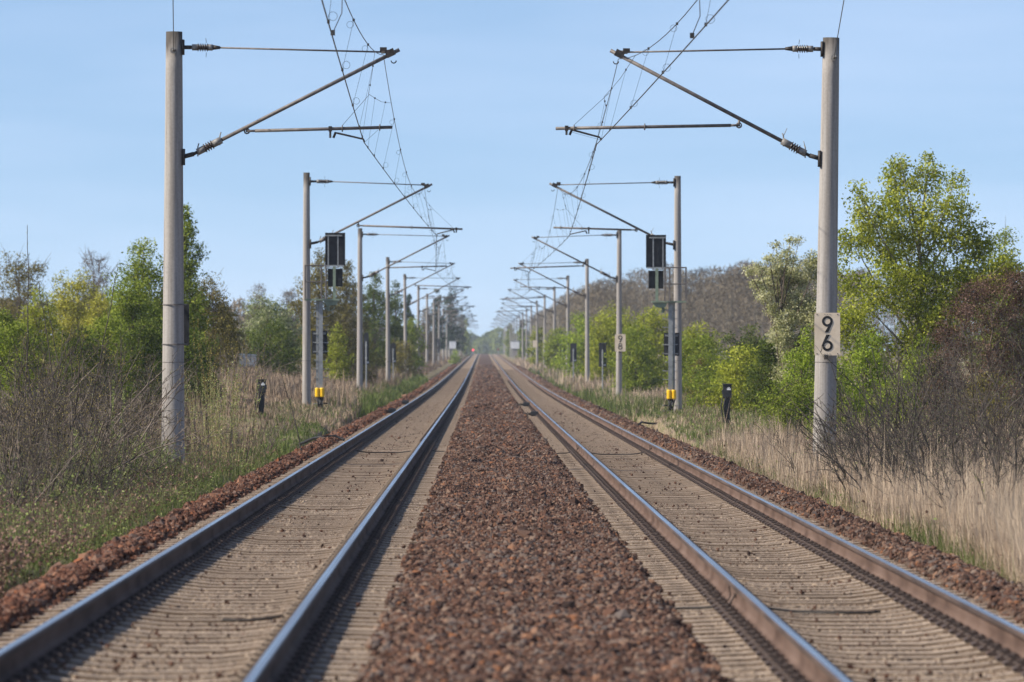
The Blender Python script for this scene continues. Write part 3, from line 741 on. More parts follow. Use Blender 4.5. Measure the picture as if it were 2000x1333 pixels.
# ---------------------------------------------------------------- signals
def signal(side, d, label):
    s = 1 if side == 'L' else -1
    xb = px2(626.5 if side == 'L' else 1309.5, 700, d)[0]; zb = float(G(xb, d))
    k = d/F
    root = empty('railway_signal', (xb, d, zb)); tag(root, label, 'signal', 'pair of signals seen from behind')
    zc = HC-zb
    Z = lambda py: zc-(py-VY)*k
    o = 0 if side == 'L' else 4                                   # the right signal stands a few pixels lower
    X = lambda px: s*(px-626.5)*k
    # main post: an H section with its flanges to the viewer
    m = MB(); h0 = -.5; h1 = Z(586+o)
    m.box((s*.0, -.06, (h0+h1)/2), (.13, .012, h1-h0)); m.box((s*.0, .06, (h0+h1)/2), (.115, .012, h1-h0)); m.box((0, 0, (h0+h1)/2), (.012, .108, h1-h0)); m.box((X(619.5), .03, (Z(765)+h1)/2), (.065, .06, h1-Z(765)))
    m.build('post', M['galv'], root)
    for j, py in enumerate(range(602, 800, 17)):
        if 752 < py < 779: continue
        m = MB(); m.tube([(X(614 if j % 2 == 0 else 612), -.02, Z(py+o)), (X(641 if j % 3 else 636), -.02, Z(py+o))], .011, 6)
        m.tube([(X(641 if j % 3 else 636), -.02, Z(py+o)), (X(641 if j % 3 else 636), -.02, Z(py+o)+.035)], .011, 6)
        m.build('step_iron', M['galv'], root)
    # platform with its box and the safety cage
    m = MB(); zp = Z(586+o)
    m.box((X(629), 0, zp), (s*0+68*k, .5, .05)); m.build('platform', M['green'], root)
    m = MB(); m.prism([(X(633), zp-.03), (X(661), zp-.03), (X(657), zp-.15), (X(638), zp-.19)] if s > 0 else [(X(661), zp-.03), (X(633), zp-.03), (X(638), zp-.19), (X(657), zp-.15)], -.2, .2)
    m.tube([(X(641), 0, zp-.15), (X(641), 0, zp-.33)], .045, 8)
    m.ring((X(645), -.05, zp-.2), .13, .014, 'y', 10, PI*1.05, 2*PI); m.build('bracket_box', M['green'], root)
    m = MB(); xl, xr, xm = X(596), X(637), X(628); zt_ = Z(519+o); zm = Z(551+o)
    for yy in (-.28, .28):
        for xx in (xl, xr, xm): m.tube([(xx, yy, zp), (xx, yy, zt_)], .016, 6)
        for zz in (zt_, zm): m.tube([(xl, yy, zz), (xr, yy, zz)], .015, 6)
    for zz in (zt_, zm, zp): m.tube([(xl, -.28, zz), (xl, .28, zz)], .015, 6)
    m.build('safety_cage', M['steel'], root)
    # upper post, screens
    m = MB(); xp = X(653); m.box((xp, 0, (zp+Z(521+o))/2), (.085, .09, Z(521+o)-zp)); m.build('upper_post', M['green'], root)
    def screen(name, x0, x1, y0, y1, dep):
        w = abs(X(x1)-X(x0)); h = Z(y0)-Z(y1); cx = (X(x0)+X(x1))/2; cz = (Z(y0)+Z(y1))/2
        q = MB(); q.box((cx, .10+dep/2, cz), (w, dep, h), bev=.012)
        for e in (-1, 1): q.box((cx+e*(w/2-.012), .06+dep/2, cz), (.022, dep+.06, h+.01)); q.box((cx, .06+dep/2, cz+e*(h/2-.012)), (w, dep+.06, .02))
        return q.build(name, M['black'], root), (cx, cz, w, h)
    p1, (cx, cz, w, h) = screen('signal_screen', 635, 674, 455+o, 519+o, .10)
    m = MB()
    for px in (641, 660): m.box((X(px), .045, (Z(459+o)+Z(523+o))/2), (.035, .03, Z(459+o)-Z(523+o)))
    m.box((X(652), .025, Z(460.5+o)), (32*k, .03, .04)); m.box((X(652), .025, Z(519.5+o)), (39*k, .04, .045)); m.box((X(652), .02, Z(523+o)), (20*k, .05, .03))
    m.build('mounting_frame', M['galv'], p1)
    screen('distant_signal_screen', 640, 669, 525+o, 560+o, .08)
    # black mast board
    m = MB(); m.box((X(624), .12, Z(669+o)), (30*k, .012, 45*k)); mb = m.build('mast_board', M['black'], root)
    m = MB()
    for py in (651, 669, 688): m.box((X(624), .10, Z(py+o)), (26*k, .02, .02))
    m.build('board_strap', M['galv'], mb)
    # yellow cable terminal: two rounded lobes
    m = MB()
    for px in (620.2, 629.4): m.tube([(X(px), -.14, Z(776+o)), (X(px), -.14, Z(774.5+o)), (X(px), -.14, Z(759.5+o)), (X(px), -.14, Z(757.8+o))], [.055, .073, .073, .055], 14)
    m.box((X(624.8), -.1, Z(767+o)), (18*k, .06, 17*k), bev=.012)
    m.build('terminal_box', M['yellow'], root, False)
    m = MB()
    for j, (a, b) in enumerate(((618, 622), (622, 625), (627, 622), (631, 628), (625, 630))):
        m.tube([(X(a), -.14, Z(776+o)), (X((a+b)/2+1.5*(-1)**j), -.16, Z(788+o)), (X(b), -.13, Z(800+o)), (X(b), -.1, -.1)], .022, 6)
    m.box((X(636), -.1, Z(788+o)), (.12, .05, .04)); m.box((X(638), -.1, Z(800+o)), (.09, .06, .07)); m.box((X(616), -.1, Z(800+o)), (.05, .06, .09))
    m.build('cable_bundle', M['cable'], root, True)
    return root
signal('L', 172, 'signal seen from behind on the left, black screens over a yellow box')
signal('R', 171, 'signal seen from behind on the right, black screens over a yellow box')

# ---------------------------------------------------------------- beacon boards, boxes, small things
def beacon(px, y0, y1, wpx, d, rnd, label, white=True):
    k = d/F; x, _, z1 = px2(px, y1, d); h = (y1-y0)*k; w = wpx*k; zb = float(G(x, d))
    t = empty('beacon_board', (x, d, zb)); tag(t, label, 'beacon board', 'black backed beacon boards beside the tracks'); z1 -= zb
    if rnd:
        poly = [(-w/2, z1), (w/2, z1), (w/2, z1+h-w/2)]+[(w/2*math.cos(a), z1+h-w/2+w/2*math.sin(a)) for a in np.linspace(.2, PI-.2, 9)]+[(-w/2, z1+h-w/2)]
    else: poly = [(-w/2, z1), (w/2, z1), (w/2, z1+h), (-w/2, z1+h)]
    b = MB().prism(poly, 0, .012).build('board', M['black'], t)
    if white: MB().box((w*.28, -.004, z1+.09), (.1, .008, .07)).build('label_plate', M['white'], b)
    MB().tube([(0, -.04, -.4), (0, -.04, z1+h*.72)], .035, 10).box((0, -.015, z1+h*.6), (.12, .03, .05)).box((0, -.015, z1+h*.2), (.12, .03, .05)).build('post', M['galv'], t, False)
beacon(1177, 670, 717, 15, 285, False, 'biggest black beacon board back on a grey post right of the tracks')
beacon(1120, 671, 707, 12.5, 360, False, 'middle black beacon board back on the right, partly behind a mast')
beacon(1098, 674, 704, 9.5, 435, False, 'smallest black beacon board back on the right')
beacon(715.5, 650, 712, 10, 266, True, 'black beacon board half hidden by the third left mast')
beacon(768, 670, 709, 11, 322, True, 'round topped black beacon board back on a pale post on the left')
beacon(796.5, 670, 700, 8, 392, True, 'black beacon board half hidden by the fifth left mast', False)
beacon(855, 662, 690, 6, 660, False, 'tiny dark board on a post far down the left side', False)
def cable_post(px, y0, y1, ytop, d, label, s):
    k = d/F; x, _, zt = px2(px, y0, d); zb = float(G(x, d)); h = (y1-y0)*k; t = empty('cable_cabinet', (x, d, zb)); tag(t, label, 'cabinet', 'black cable cabinets on posts')
    zt -= zb; w = 17*k
    b = MB().box((0, 0, zt-h/2), (w, .2, h), bev=.025).box((0, .0, zt+.0), (w+.04, .24, .03), bev=.01).box((s*-w*.52, -.02, zt-h*.55), (.04, .1, .12)).build('cabinet_body', M['black'], t)
    MB().box((w*.16, -.106, zt-h*.36), (.1, .008, .045)).box((w*.16, -.106, zt-h*.25), (.06, .008, .02)).build('label_plate', M['white'], b)
    MB().prism([(-w*.34, zt-h), (w*.34, zt-h), (w*.26, -.3), (-w*.22, -.3)], -.07, .07).build('post', M['black'], t)
    m = MB()
    for q in (-.3, .0): m.tube([(w*q-.05, -.09, zt-h*.95), (w*q-.10, -.1, zt-h-.2), (w*q-.06, -.1, zt-h-.5), (w*q, -.09, -.05)], .018, 6)
    m.build('cable', M['cable'], t, True)
cable_post(1420.5, 751, 778, 0, 150, 'black cable cabinet on a post in the grass on the right', 1)
cable_post(511, 742, 768, 0, 152, 'black cable cabinet on a post in the grass on the left', -1)
# whitish crate half hidden in the left scrub
x, y, z = px2(484, 717, 200); t = empty('storage_crate', (x, 200, z), rad(-14)); tag(t, 'whitish crate half hidden by twigs in front of the white flowering bush', 'crate')
MB().box((0, 0, .2), (.5, .45, .40), bev=.05).build('crate_body', M['dirtywhite'], t); MB().box((0, 0, .42), (.53, .48, .05), bev=.02, ry=.06).build('lid', M['dirtywhite'], t)
# far signals and cabinets
def far_signal(px, d, ytop, ybot, w, label, lit=None):
    k = d/F; x, _, zt = px2(px, ytop, d); zb = float(G(x, d)); h = (ybot-ytop)*k; t = empty('railway_signal', (x, d, zb)); tag(t, label, 'signal'); zt -= zb
    MB().box((0, .1, zt-h/2), (w, .12, h), bev=.02).build('signal_screen', M['black'], t)
    MB().box((0, 0, (zt-h*.3)/2), (.12, .12, zt-h*.3)).build('post', M['galv'], t)
    if lit is not None:
        MB().tube([(0, -.06, zt-h*lit), (0, -.09, zt-h*lit)], .2, 14).build('lamp', M['redlamp'], t)
far_signal(879, 860, 623, 640, .62, 'small dark signal back far down the left row of masts')
far_signal(1020, 860, 625, 641, .6, 'small dark signal back far down the right row of masts')
far_signal(993, 1380, 638, 650, .75, 'tiny dark signal farthest down the right side')
far_signal(907, 1420, 640, 651, .9, 'tiny distant signal showing red on the left', .45)
def warn(px, py, d, label, lm='redlamp'):
    x, _, z = px2(px, py, d); zb = float(G(x, d)); t = empty('warning_lamp', (x, d, zb)); tag(t, label, 'lamp', 'red lamps where the tracks vanish'); z -= zb
    MB().box((0, .05, z), (.6, .08, .6), bev=.03).build('lamp_housing', M['black'], t)
    MB().tube([(0, 0, z), (0, -.04, z)], .22, 16).build('lamp', M[lm], t); MB().tube([(0, .06, -.5), (0, .06, z)], .06, 8).build('post', M['galv'], t)
warn(924, 684, 1560, 'bright red lamp where the left track vanishes'); warn(973, 683, 1560, 'dull red lamp where the right track vanishes', 'dimlamp')
def relay(px, d, y0, y1, wpx, label):
    k = d/F; x, _, z1 = px2(px, y1, d); t = empty('relay_cabinet', (x, d, z1)); tag(t, label, 'cabinet'); w = wpx*k; h = (y1-y0)*k
    MB().box((0, 0, h/2), (w, .7, h), bev=.03).build('cabinet_body', M['white'], t); MB().box((0, 0, h+.03), (w+.1, .8, .06), bev=.01).build('roof', M['galv'], t)
    for e in (-1, 1): MB().box((e*w*.25, -.36, h/2), (w*.42, .02, h*.85)).build('door', M['white'], t)
    MB().box((0, 0, -.5), (w*.5, .5, 1.0)).build('plinth', M['mast'], t)
relay(884, 840, 667, 682, 13, 'white relay cabinet far off between the left masts'); relay(1006, 850, 667, 682, 17, 'white relay cabinet far off between the right masts')
# ---------------------------------------------------------------- vegetation tools
def unit(v): return v/np.maximum(np.linalg.norm(v, axis=-1, keepdims=True), 1e-9)
def leaves(P, size, tone, rg, asp=.5, up=0.0):
    """rhombic leaves: P (n,3); returns arrays"""
    n = len(P); t = rg.normal(size=(n, 3)); t[:, 2] += up; t = unit(t)
    b = unit(np.cross(t, rg.normal(size=(n, 3))))
    nn = np.cross(t, b)
    s = np.asarray(size)[:, None]
    V = np.stack([P-t*s*.5, P+b*s*asp*.5+nn*s*.08, P+t*s*.5, P-b*s*asp*.5+nn*s*.08], 1).reshape(-1, 3)
    L = np.arange(4*n); return V, L, np.repeat(tone, 4), np.full(n, 4)
def tubes(segs, sides=3):
    """segs: list of (pts (k,3), radii (k)) with the same k: one array of thin prisms"""
    A = np.array([s[0] for s in segs], float); R = np.array([s[1] for s in segs], float)
    n, k, _ = A.shape
    T = np.gradient(A, axis=1); T = unit(T)
    ref = np.where(np.abs(T[..., 2:3]) < .9, np.array([0, 0, 1.0]), np.array([1.0, 0, 0]))
    u = unit(np.cross(T, ref)); w = np.cross(T, u)
    V = np.stack([A+(u*math.cos(2*PI*q/sides)+w*math.sin(2*PI*q/sides))*R[..., None] for q in range(sides)], 2)
    i = (np.arange(n)[:, None, None]*k+np.arange(k-1)[None, :, None])*sides; q = np.arange(sides)[None, None]; j = (q+1) % sides
    L = np.stack([i+q, i+j, i+j+sides, i+q+sides], -1).reshape(-1)
    return V.reshape(-1, 3), L, np.zeros(n*k*sides), np.full(len(L)//4, 4)
def grow(rg, base, dirv, length, r0, bend, k=6, grav=0.0, sway=None):
    """a bent stem of k points"""
    p = np.array(base, float); d = unit(np.array(dirv, float)); pts = [p.copy()]; st = length/(k-1)
    for _ in range(k-1):
        d = unit(d+rg.normal(0, bend, 3)+np.array((0, 0, -grav))); p = p+d*st; pts.append(p.copy())
    return np.array(pts), r0*np.linspace(1, .25, k)
def ipol(pts, t):
    x = t*(len(pts)-1); i = min(int(x), len(pts)-2); f = x-i
    return pts[i]*(1-f)+pts[i+1]*f, unit(pts[i+1]-pts[i])
def shrub_data(seed, nst, H, spread, r0, nch=9, ch_len=.42, ch_ang=.7, n2=4, bend=.09, base=.25, leaf=0, leafsz=.025, leaf_lo=.3, grav=0.0, hvar=.35, upc=.25):
    rg = np.random.default_rng(seed); S = []; LP = []
    def leafy(pts, n, lo=0.0):
        for _ in range(n):
            p, _d = ipol(pts, rg.uniform(lo, 1)); LP.append(p+rg.normal(0, .012, 3))
    for i in range(nst):
        a = rg.uniform(0, 2*PI); sp = spread*rg.uniform(.1, 1)
        d = np.array((math.cos(a)*sp, math.sin(a)*sp, 1.0)); h = H*rg.uniform(1-hvar, 1)
        pts, rr = grow(rg, (math.cos(a)*base*rg.random(), math.sin(a)*base*rg.random(), -.1), d, h, r0*rg.uniform(.6, 1.1), bend, 7, grav)
        S.append((pts, rr)); leafy(pts, int(leaf*h*1.2), leaf_lo)
        for j in range(nch):
            t = rg.uniform(.18, .95); p, dd = ipol(pts, t)
            cd = unit(dd+unit(rg.normal(size=3))*ch_ang+np.array((0, 0, upc))); cl = h*ch_len*(1.05-t*.75)*rg.uniform(.4, 1.1)
            cp, cr = grow(rg, p, cd, cl, r0*.5*(1.1-t*.6), bend*1.3, 7, grav); S.append((cp, cr)); leafy(cp, int(leaf*cl), 0)
            for q in range(n2):
                t2 = rg.uniform(.15, .95); p2, d2 = ipol(cp, t2)
                c2 = unit(d2+unit(rg.normal(size=3))*ch_ang*1.1+np.array((0, 0, .15))); l2 = cl*.42*rg.uniform(.3, 1.1)
                tp, tr = grow(rg, p2, c2, l2, r0*.27, bend*1.5, 7, grav); S.append((tp, tr)); leafy(tp, int(leaf*l2), 0)
    V, L, T, N = tubes(S, 3)
    LPa = np.array(LP) if LP else np.zeros((0, 3))
    return (V, N, L), LPa, rg
def make_shrub(name, label, cat, group, loc, mat, leafmat, seed, rz=0, leafsz=.025, asp=.6, **kw):
    (V, N, L), LP, rg = shrub_data(seed, leafsz=leafsz, **kw)
    root = empty(name, loc, rz); tag(root, label, cat, group)
    link_mesh('stems', raw_mesh('stems', V, N, L, mat, smooth=True), root)
    if len(LP):
        v, l, t, n = leaves(LP, leafsz*rg.uniform(.6, 1.3, len(LP)), rg.random(len(LP)), rg, asp)
        link_mesh('leaves', raw_mesh('leaves', v, n, l, leafmat, t), root)
    return root
def place_copy(src, loc, rz, sc, label=None, tilt=0.0):
    o = copy_tree(src); o.location = loc; o.rotation_euler = (0, tilt, rz); o.scale = (sc, sc, sc)
    if label: o['label'] = label
    return o

def lobes_round(rg, w, h, n, z0=.0, low=0.0):
    """lobe centres and radii filling a dome; local coords with the base at z 0"""
    o = []
    for i in range(n):
        a = i*2.4+rg.uniform(-.5, .5); t = low+(.9-low)*((i+rg.random())/n); pr = (1-t**2.6)**.5*(.72+.28*min(1, t*3))
        R = w*rg.uniform(.13, .2); rr = max(0, w/2*pr-R)*rg.uniform(.55, 1.08)
        o.append((rr*math.cos(a), rr*math.sin(a)*.8, z0+(h-z0)*t*.95, R, min(R*rg.uniform(.8, 1.25), (h-z0)*.22)))
    o.append((0, 0, h-w*.12, w*.12, w*.13)); o.append((0, 0, z0+(h-z0)*.5, w*.3, (h-z0)*.34)); o.append((0, 0, z0+(h-z0)*.2, w*.36, (h-z0)*.18))
    return o
def lobes_cone(rg, w, h, n, z0=.0):
    o = []
    for i in range(n):
        t = (i+.5)/n; a = rg.uniform(0, 2*PI); ww = w/2*(1-t)**.48*(.75+.25*min(1, t*5)); rr = ww*rg.uniform(.15, .55)
        o.append((rr*math.cos(a), rr*math.sin(a), z0+(h-z0)*t*.94, max(ww*.6, w*.07), max(h*.09, ww*.5)))
    o.append((0, 0, h*.95, w*.06, h*.07))
    return o
def tree(name, label, cat, group, px0, px1, ytop, d, kind, fm, lsz, cover=1.5, zb=None, z0f=.0, nl=14, clump=.22, trunk=True, barkm='bark', seed=1, depth=1.0, lobes=None, asp=.55, twigs=0, up=0.0, low=0.0, base_y=None, cgap=.55):
    """a crown of leaf clumps in lobes on a limbed trunk, sized from its place in the photograph"""
    rg = np.random.default_rng(seed); k = d/F
    xc, _, zt = px2((px0+px1)/2, ytop, d); w = (px1-px0)*k*(1.22 if kind == 'round' and lobes is None else 1.0)
    zg = float(G(xc, d)) if zb is None else zb; h = zt-zg
    root = empty(name, (xc, d, zg)); tag(root, label, cat, group)
    z0 = h*z0f
    LB = lobes if lobes is not None else (lobes_cone(rg, w, h, nl, z0) if kind == 'cone' else lobes_round(rg, w, h, nl, z0, low))
    LB = np.array(LB, float)
    csz = clump*w if clump < 1 else clump
    csz = max(csz, lsz*1.2)
    wt = LB[:, 3]*LB[:, 4]; wt /= wt.sum()
    nleaf = int((1.7 if d > 150 else 1.45)*cover*w*(h-z0)*.75/(lsz*lsz*asp*.5)); per = max(10, int((csz/lsz)**2*2.2)); ncl = max(8, nleaf//per)
    li = rg.choice(len(LB), ncl, p=wt); dr = unit(rg.normal(size=(ncl, 3))); rr = rg.random(ncl)**.42
    C = LB[li, :3]+dr*rr[:, None]*np.stack([LB[li, 3], LB[li, 3]*depth, LB[li, 4]], 1)
    C[:, 2] = np.maximum(C[:, 2], z0*.6+.02)
    ct = np.clip(rg.normal(.45, .2, ncl), 0, 1); cs = csz*rg.uniform(.55, 1.25, ncl)
    ci = rg.choice(ncl, nleaf, p=(cs**2)/(cs**2).sum()); g = rg.normal(size=(nleaf, 3)); g *= (rg.random(nleaf)**.5/np.maximum(np.linalg.norm(g, axis=1), 1e-6))[:, None]
    P = C[ci]+g*cs[ci][:, None]*np.array((1, 1, .8))
    tn = np.clip(ct[ci]+rg.normal(0, .2, nleaf), 0, 1)
    v, l, t, n = leaves(P, lsz*rg.uniform(.6, 1.4, nleaf), tn, rg, asp, up)
    link_mesh('crown', raw_mesh('crown', v, n, l, FOL[fm], t), root)
    # trunk, limbs to the lobes, twigs to the clumps
    S = []; tr = max(.02, .013*h)
    top = np.array((0, 0, h*.82)); kk = 7
    tp = np.stack([rg.normal(0, .012*h, kk)*np.linspace(0, 1, kk), rg.normal(0, .012*h, kk)*np.linspace(0, 1, kk), np.linspace(-.2, h*.82, kk)], 1)
    S.append((tp, tr*np.linspace(1, .2, kk)))
    for L_ in LB:
        t0 = np.clip((L_[2]-rg.uniform(.15, .4)*h)/(h*.82), .06, .9); p, _ = ipol(tp, t0); e = L_[:3]
        mid = (p+e)/2+np.array((0, 0, -.06*h*rg.random())); u = np.linspace(0, 1, kk)[:, None]
        S.append(((1-u)**2*p+2*u*(1-u)*mid+u*u*e, tr*.42*np.linspace(1, .25, kk)))
    for q in rg.choice(ncl, min(ncl, 140), replace=False):
        b = LB[li[q], :3]*.7+C[q]*.3; u = np.linspace(0, 1, kk)[:, None]; e = C[q]+unit(C[q]-b)*csz*.3
        S.append((b+(e-b)*u+rg.normal(0, .03*csz, (kk, 3))*u, tr*.13*np.linspace(1, .3, kk)+.003))
    for q in range(twigs):
        i = rg.integers(ncl); b = C[i]; e = b+unit(dr[i]+np.array((0, 0, .9))+rg.normal(0, .3, 3))*csz*rg.uniform(.8, 2.2); u = np.linspace(0, 1, kk)[:, None]
        S.append((b+(e-b)*u+rg.normal(0, .03*csz, (kk, 3))*u, (.0035+d*.00002)*np.linspace(1.3, .5, kk)))
    V, L, T, N = tubes(S, 4)
    link_mesh('trunk', raw_mesh('trunk', V, N, L, M[barkm], smooth=True), root)
    return root
# ---------------------------------------------------------------- trees and bushes (pixel extents in the photograph, distance)
TL = 'trees and bushes left of the tracks'; TR = 'trees and bushes right of the tracks'
def T_(*a, **k): return tree(*a, **k)
# left, from the near row to the far one
T_('tall_tree', 'tall pointed dark green tree rising right behind the nearest left mast', 'tree', TL, 288, 436, 396, 190, 'cone', 'mid', .085, 1.9, nl=22, clump=.085, seed=11)
T_('broad_tree', 'broad leafy mid green tree left of the nearest left mast', 'tree', TL, 196, 360, 470, 178, 'round', 'mid', .08, 2.0, nl=24, clump=.1, seed=12, low=.0, lobes=None)
T_('willow_tree', 'rounded yellow green willow at the left', 'tree', TL, 70, 235, 535, 215, 'round', 'willow', .08, 1.9, nl=18, clump=.09, seed=13, twigs=60, up=.6)
T_('budding_tree', 'brown budding tree at the left edge with green lower crown', 'tree', TL, -40, 112, 482, 270, 'round', 'olive', .1, .9, nl=18, clump=.09, seed=14, twigs=300, up=.7)
T_('bare_tree', 'bare grey twiggy tree behind the yellow green willow', 'tree', TL, 120, 245, 490, 300, 'round', 'grey', .13, .28, nl=12, clump=.1, seed=15, twigs=420, up=1.2, asp=.16)
T_('leafy_bush', 'dark green bush low at the left edge of the picture', 'bush', TL, -40, 110, 622, 140, 'round', 'mid', .06, 2.2, nl=14, clump=.1, seed=16)
T_('leafy_bush', 'dark green bush below the yellow green willow', 'bush', TL, 85, 235, 640, 148, 'round', 'dark', .065, 2.3, nl=14, clump=.1, seed=17)
T_('leafy_bush', 'dark shady bush under the broad green tree', 'bush', TL, 205, 345, 625, 152, 'round', 'dark', .065, 2.3, nl=14, clump=.1, seed=18)
T_('budding_tree', 'olive brown budding tree just right of the nearest left mast', 'tree', TL, 352, 478, 528, 200, 'round', 'olive', .075, 1.35, nl=18, clump=.08, seed=19, twigs=260, up=.7)
T_('flowering_bush', 'big rounded bush with whitish blossom on its top', 'bush', TL, 455, 606, 584, 255, 'round', 'bloss2', .1, 2.4, nl=18, clump=.1, seed=20)
T_('leafy_bush', 'dull olive lower bush at the foot of the white flowering bush', 'bush', TL, 455, 600, 628, 240, 'round', 'dark', .09, 1.8, nl=12, clump=.1, seed=21)
T_('leafy_bush', 'shady green bush between the willow and the broad tree', 'bush', TL, 150, 275, 610, 160, 'round', 'mid', .07, 2.2, nl=14, clump=.1, seed=75)
T_('leafy_bush', 'dark bush behind the nearest left mast', 'bush', TL, 290, 430, 640, 158, 'round', 'dark', .07, 2.2, nl=14, clump=.1, seed=76)
T_('budding_tree', 'olive green budding tree between the left edge and the willow', 'tree', TL, 20, 130, 560, 200, 'round', 'spring', .08, 1.3, nl=14, clump=.09, seed=77)
T_('leafy_bush', 'wide mid green bush in front of the broad tree', 'bush', TL, 185, 335, 545, 165, 'round', 'mid', .075, 2.2, nl=18, clump=.09, seed=78)
T_('willow_tree', 'yellow green bush at the right foot of the willow', 'bush', TL, 150, 250, 575, 205, 'round', 'willow', .08, 1.8, nl=14, clump=.09, seed=79)
T_('leafy_bush', 'olive green bush between the nearest left mast and the white flowering bush', 'bush', TL, 400, 485, 610, 222, 'round', 'olive', .075, 1.9, nl=14, clump=.09, seed=80)
T_('leafy_bush', 'dark green bush filling the left edge behind the bare twigs', 'bush', TL, -60, 60, 600, 155, 'round', 'mid', .07, 2.2, nl=14, clump=.09, seed=81)
T_('leafy_bush', 'dark green bush low behind the left signal and its mast', 'bush', TL, 590, 650, 640, 300, 'round', 'dark', .1, 2.0, nl=12, clump=.1, seed=82)
T_('bare_tree', 'reddish brown bare trees left end, above the white flowering bush', 'tree', TL, 468, 545, 556, 450, 'round', 'brown', .18, .9, nl=10, clump=.1, seed=22, twigs=160, up=1, asp=.2)
T_('bare_tree', 'reddish brown bare tree next to the left signal, behind the flowering bush', 'tree', TL, 530, 610, 560, 460, 'round', 'brown', .18, .9, nl=10, clump=.1, seed=23, twigs=160, up=1, asp=.2)
T_('olive_tree', 'tall yellowish olive tree behind the left signal', 'tree', TL, 566, 680, 492, 290, 'round', 'olive', .11, 1.7, nl=20, clump=.09, seed=24, twigs=150, up=.8)
T_('olive_tree', 'dark olive tree between the second and third left masts', 'tree', TL, 632, 722, 508, 320, 'round', 'olive', .11, 1.9, nl=16, clump=.09, seed=25, twigs=120, up=.7)
T_('dark_tree', 'dark brown green tree behind the third left mast', 'tree', TL, 688, 775, 528, 370, 'round', 'dark', .13, 1.8, nl=16, clump=.1, seed=26)
T_('leafy_bush', 'bright green low bush behind the post of the left signal', 'bush', TL, 628, 690, 634, 260, 'round', 'spring', .09, 1.5, nl=10, clump=.12, seed=27)
T_('scrub_bush', 'olive scrub bush at the foot of the third left mast', 'bush', TL, 672, 745, 655, 290, 'round', 'olive', .09, 1.6, nl=10, clump=.12, seed=28)
T_('dark_tree', 'dark green tree between the third and fourth left masts', 'tree', TL, 742, 800, 548, 430, 'round', 'dark', .16, 1.8, nl=12, clump=.12, seed=29)
T_('conifer_tree', 'small pointed dark conifer above the fifth left mast', 'tree', TL, 783, 816, 574, 560, 'cone', 'conifer', .2, 2, nl=9, clump=.16, seed=30)
T_('leafy_bush', 'mid green bush beyond the fourth left mast', 'bush', TL, 772, 835, 618, 440, 'round', 'mid', .16, 1.9, nl=10, clump=.13, seed=31)
T_('bare_tree', 'brown bare tree beyond the sixth left mast', 'tree', TL, 806, 860, 598, 640, 'round', 'brown', .22, 1.3, nl=9, clump=.13, seed=32, twigs=60, asp=.3)
T_('scrub_bush', 'olive grass green scrub between the left beacon boards', 'bush', TL, 735, 822, 668, 390, 'round', 'olive', .12, 1.5, nl=10, clump=.13, seed=33)
for k, (a, b, y, d, lab) in enumerate(((836, 872, 562, 760, 'nearest dark pine in the far left row'), (858, 902, 556, 860, 'tallest dark pine far off behind the left masts'), (890, 912, 600, 1080, 'hazy pine at the far end of the left row'))):
    T_('pine_tree', lab, 'tree', TL, a, b, y, d, 'round', 'conifer', .3, 1.7, z0f=.15, nl=9, clump=.14, seed=34+k)
T_('far_tree', 'pale hazy tree last in the left row', 'tree', TL, 900, 922, 622, 1320, 'round', 'mid', .4, 1.7, nl=8, clump=.16, seed=38)
T_('leafy_bush', 'small bright green bush beside the track by the far white cabinet', 'bush', TL, 874, 902, 684, 800, 'round', 'lime', .2, 1.6, nl=6, clump=.16, seed=39)
# right
k = 130/F
big = [(px, py, r) for px, py, r in ((1700, 420, 38), (1760, 360, 40), (1810, 345, 30), (1790, 420, 55), (1850, 390, 32), (1720, 480, 52), (1665, 470, 34), (1660, 545, 38), (1790, 500, 55), (1860, 460, 46), (1905, 470, 34), (1740, 560, 55), (1690, 600, 45), (1830, 560, 55), (1900, 545, 45), (1945, 530, 28), (1785, 620, 45), (1655, 640, 36), (1915, 500, 32), (1955, 515, 26), (1980, 540, 24), (1880, 420, 20), (1735, 400, 26), (1845, 615, 40), (1890, 600, 34), (1800, 665, 42), (1855, 665, 36), (1665, 380, 16), (1760, 322, 18), (1818, 305, 12), (1868, 352, 14), (1700, 680, 44), (1640, 720, 34), (1770, 700, 44))]
xc = (1635+1960)/2; zg = float(G((xc-VX)*k, 130))
LBb = [((px-xc)*k, float(RNG.normal(0, .5)), HC-(py-VY)*k-zg, r*k*1.12, r*k*1.05) for px, py, r in big]
T_('leafy_tree', 'big yellow green leafy tree with a forked trunk right of the 96 mast', 'tree', TR, 1635, 1960, 300, 130, 'round', 'spring', .07, 2.3, clump=.07, barkm='barkpale', seed=50, lobes=LBb, twigs=0, depth=1.0)
k = 142/F; xc = (1440+1610)/2; zg = float(G((xc-VX)*k, 142))
bl = ((1540, 470, 9), (1515, 478, 7), (1560, 470, 7), (1530, 505, 20), (1550, 540, 30), (1500, 505, 12), (1480, 525, 13), (1460, 530, 9), (1590, 520, 28), (1515, 560, 28), (1490, 575, 16), (1560, 600, 38), (1530, 630, 26), (1600, 620, 38), (1505, 605, 14), (1590, 680, 36), (1545, 680, 30), (1520, 660, 24), (1540, 730, 34), (1590, 740, 36), (1475, 555, 12), (1515, 530, 18), (1610, 560, 24))
LBb = [((px-xc)*k, float(RNG.normal(0, .35)), HC-(py-VY)*k-zg, r*k*1.1, r*k*1.0) for px, py, r in bl]
T_('flowering_tree', 'whitish flowering tree with arching sprays left of the 96 mast', 'tree', TR, 1445, 1610, 452, 142, 'round', 'blossom', .055, 2.4, clump=.07, barkm='bark', seed=51, lobes=LBb, twigs=130)
T_('leafy_tree', 'green tree at the right edge behind the russet bush', 'tree', TR, 1885, 2040, 452, 165, 'round', 'mid', .075, 1.3, nl=16, clump=.12, seed=52, twigs=80)
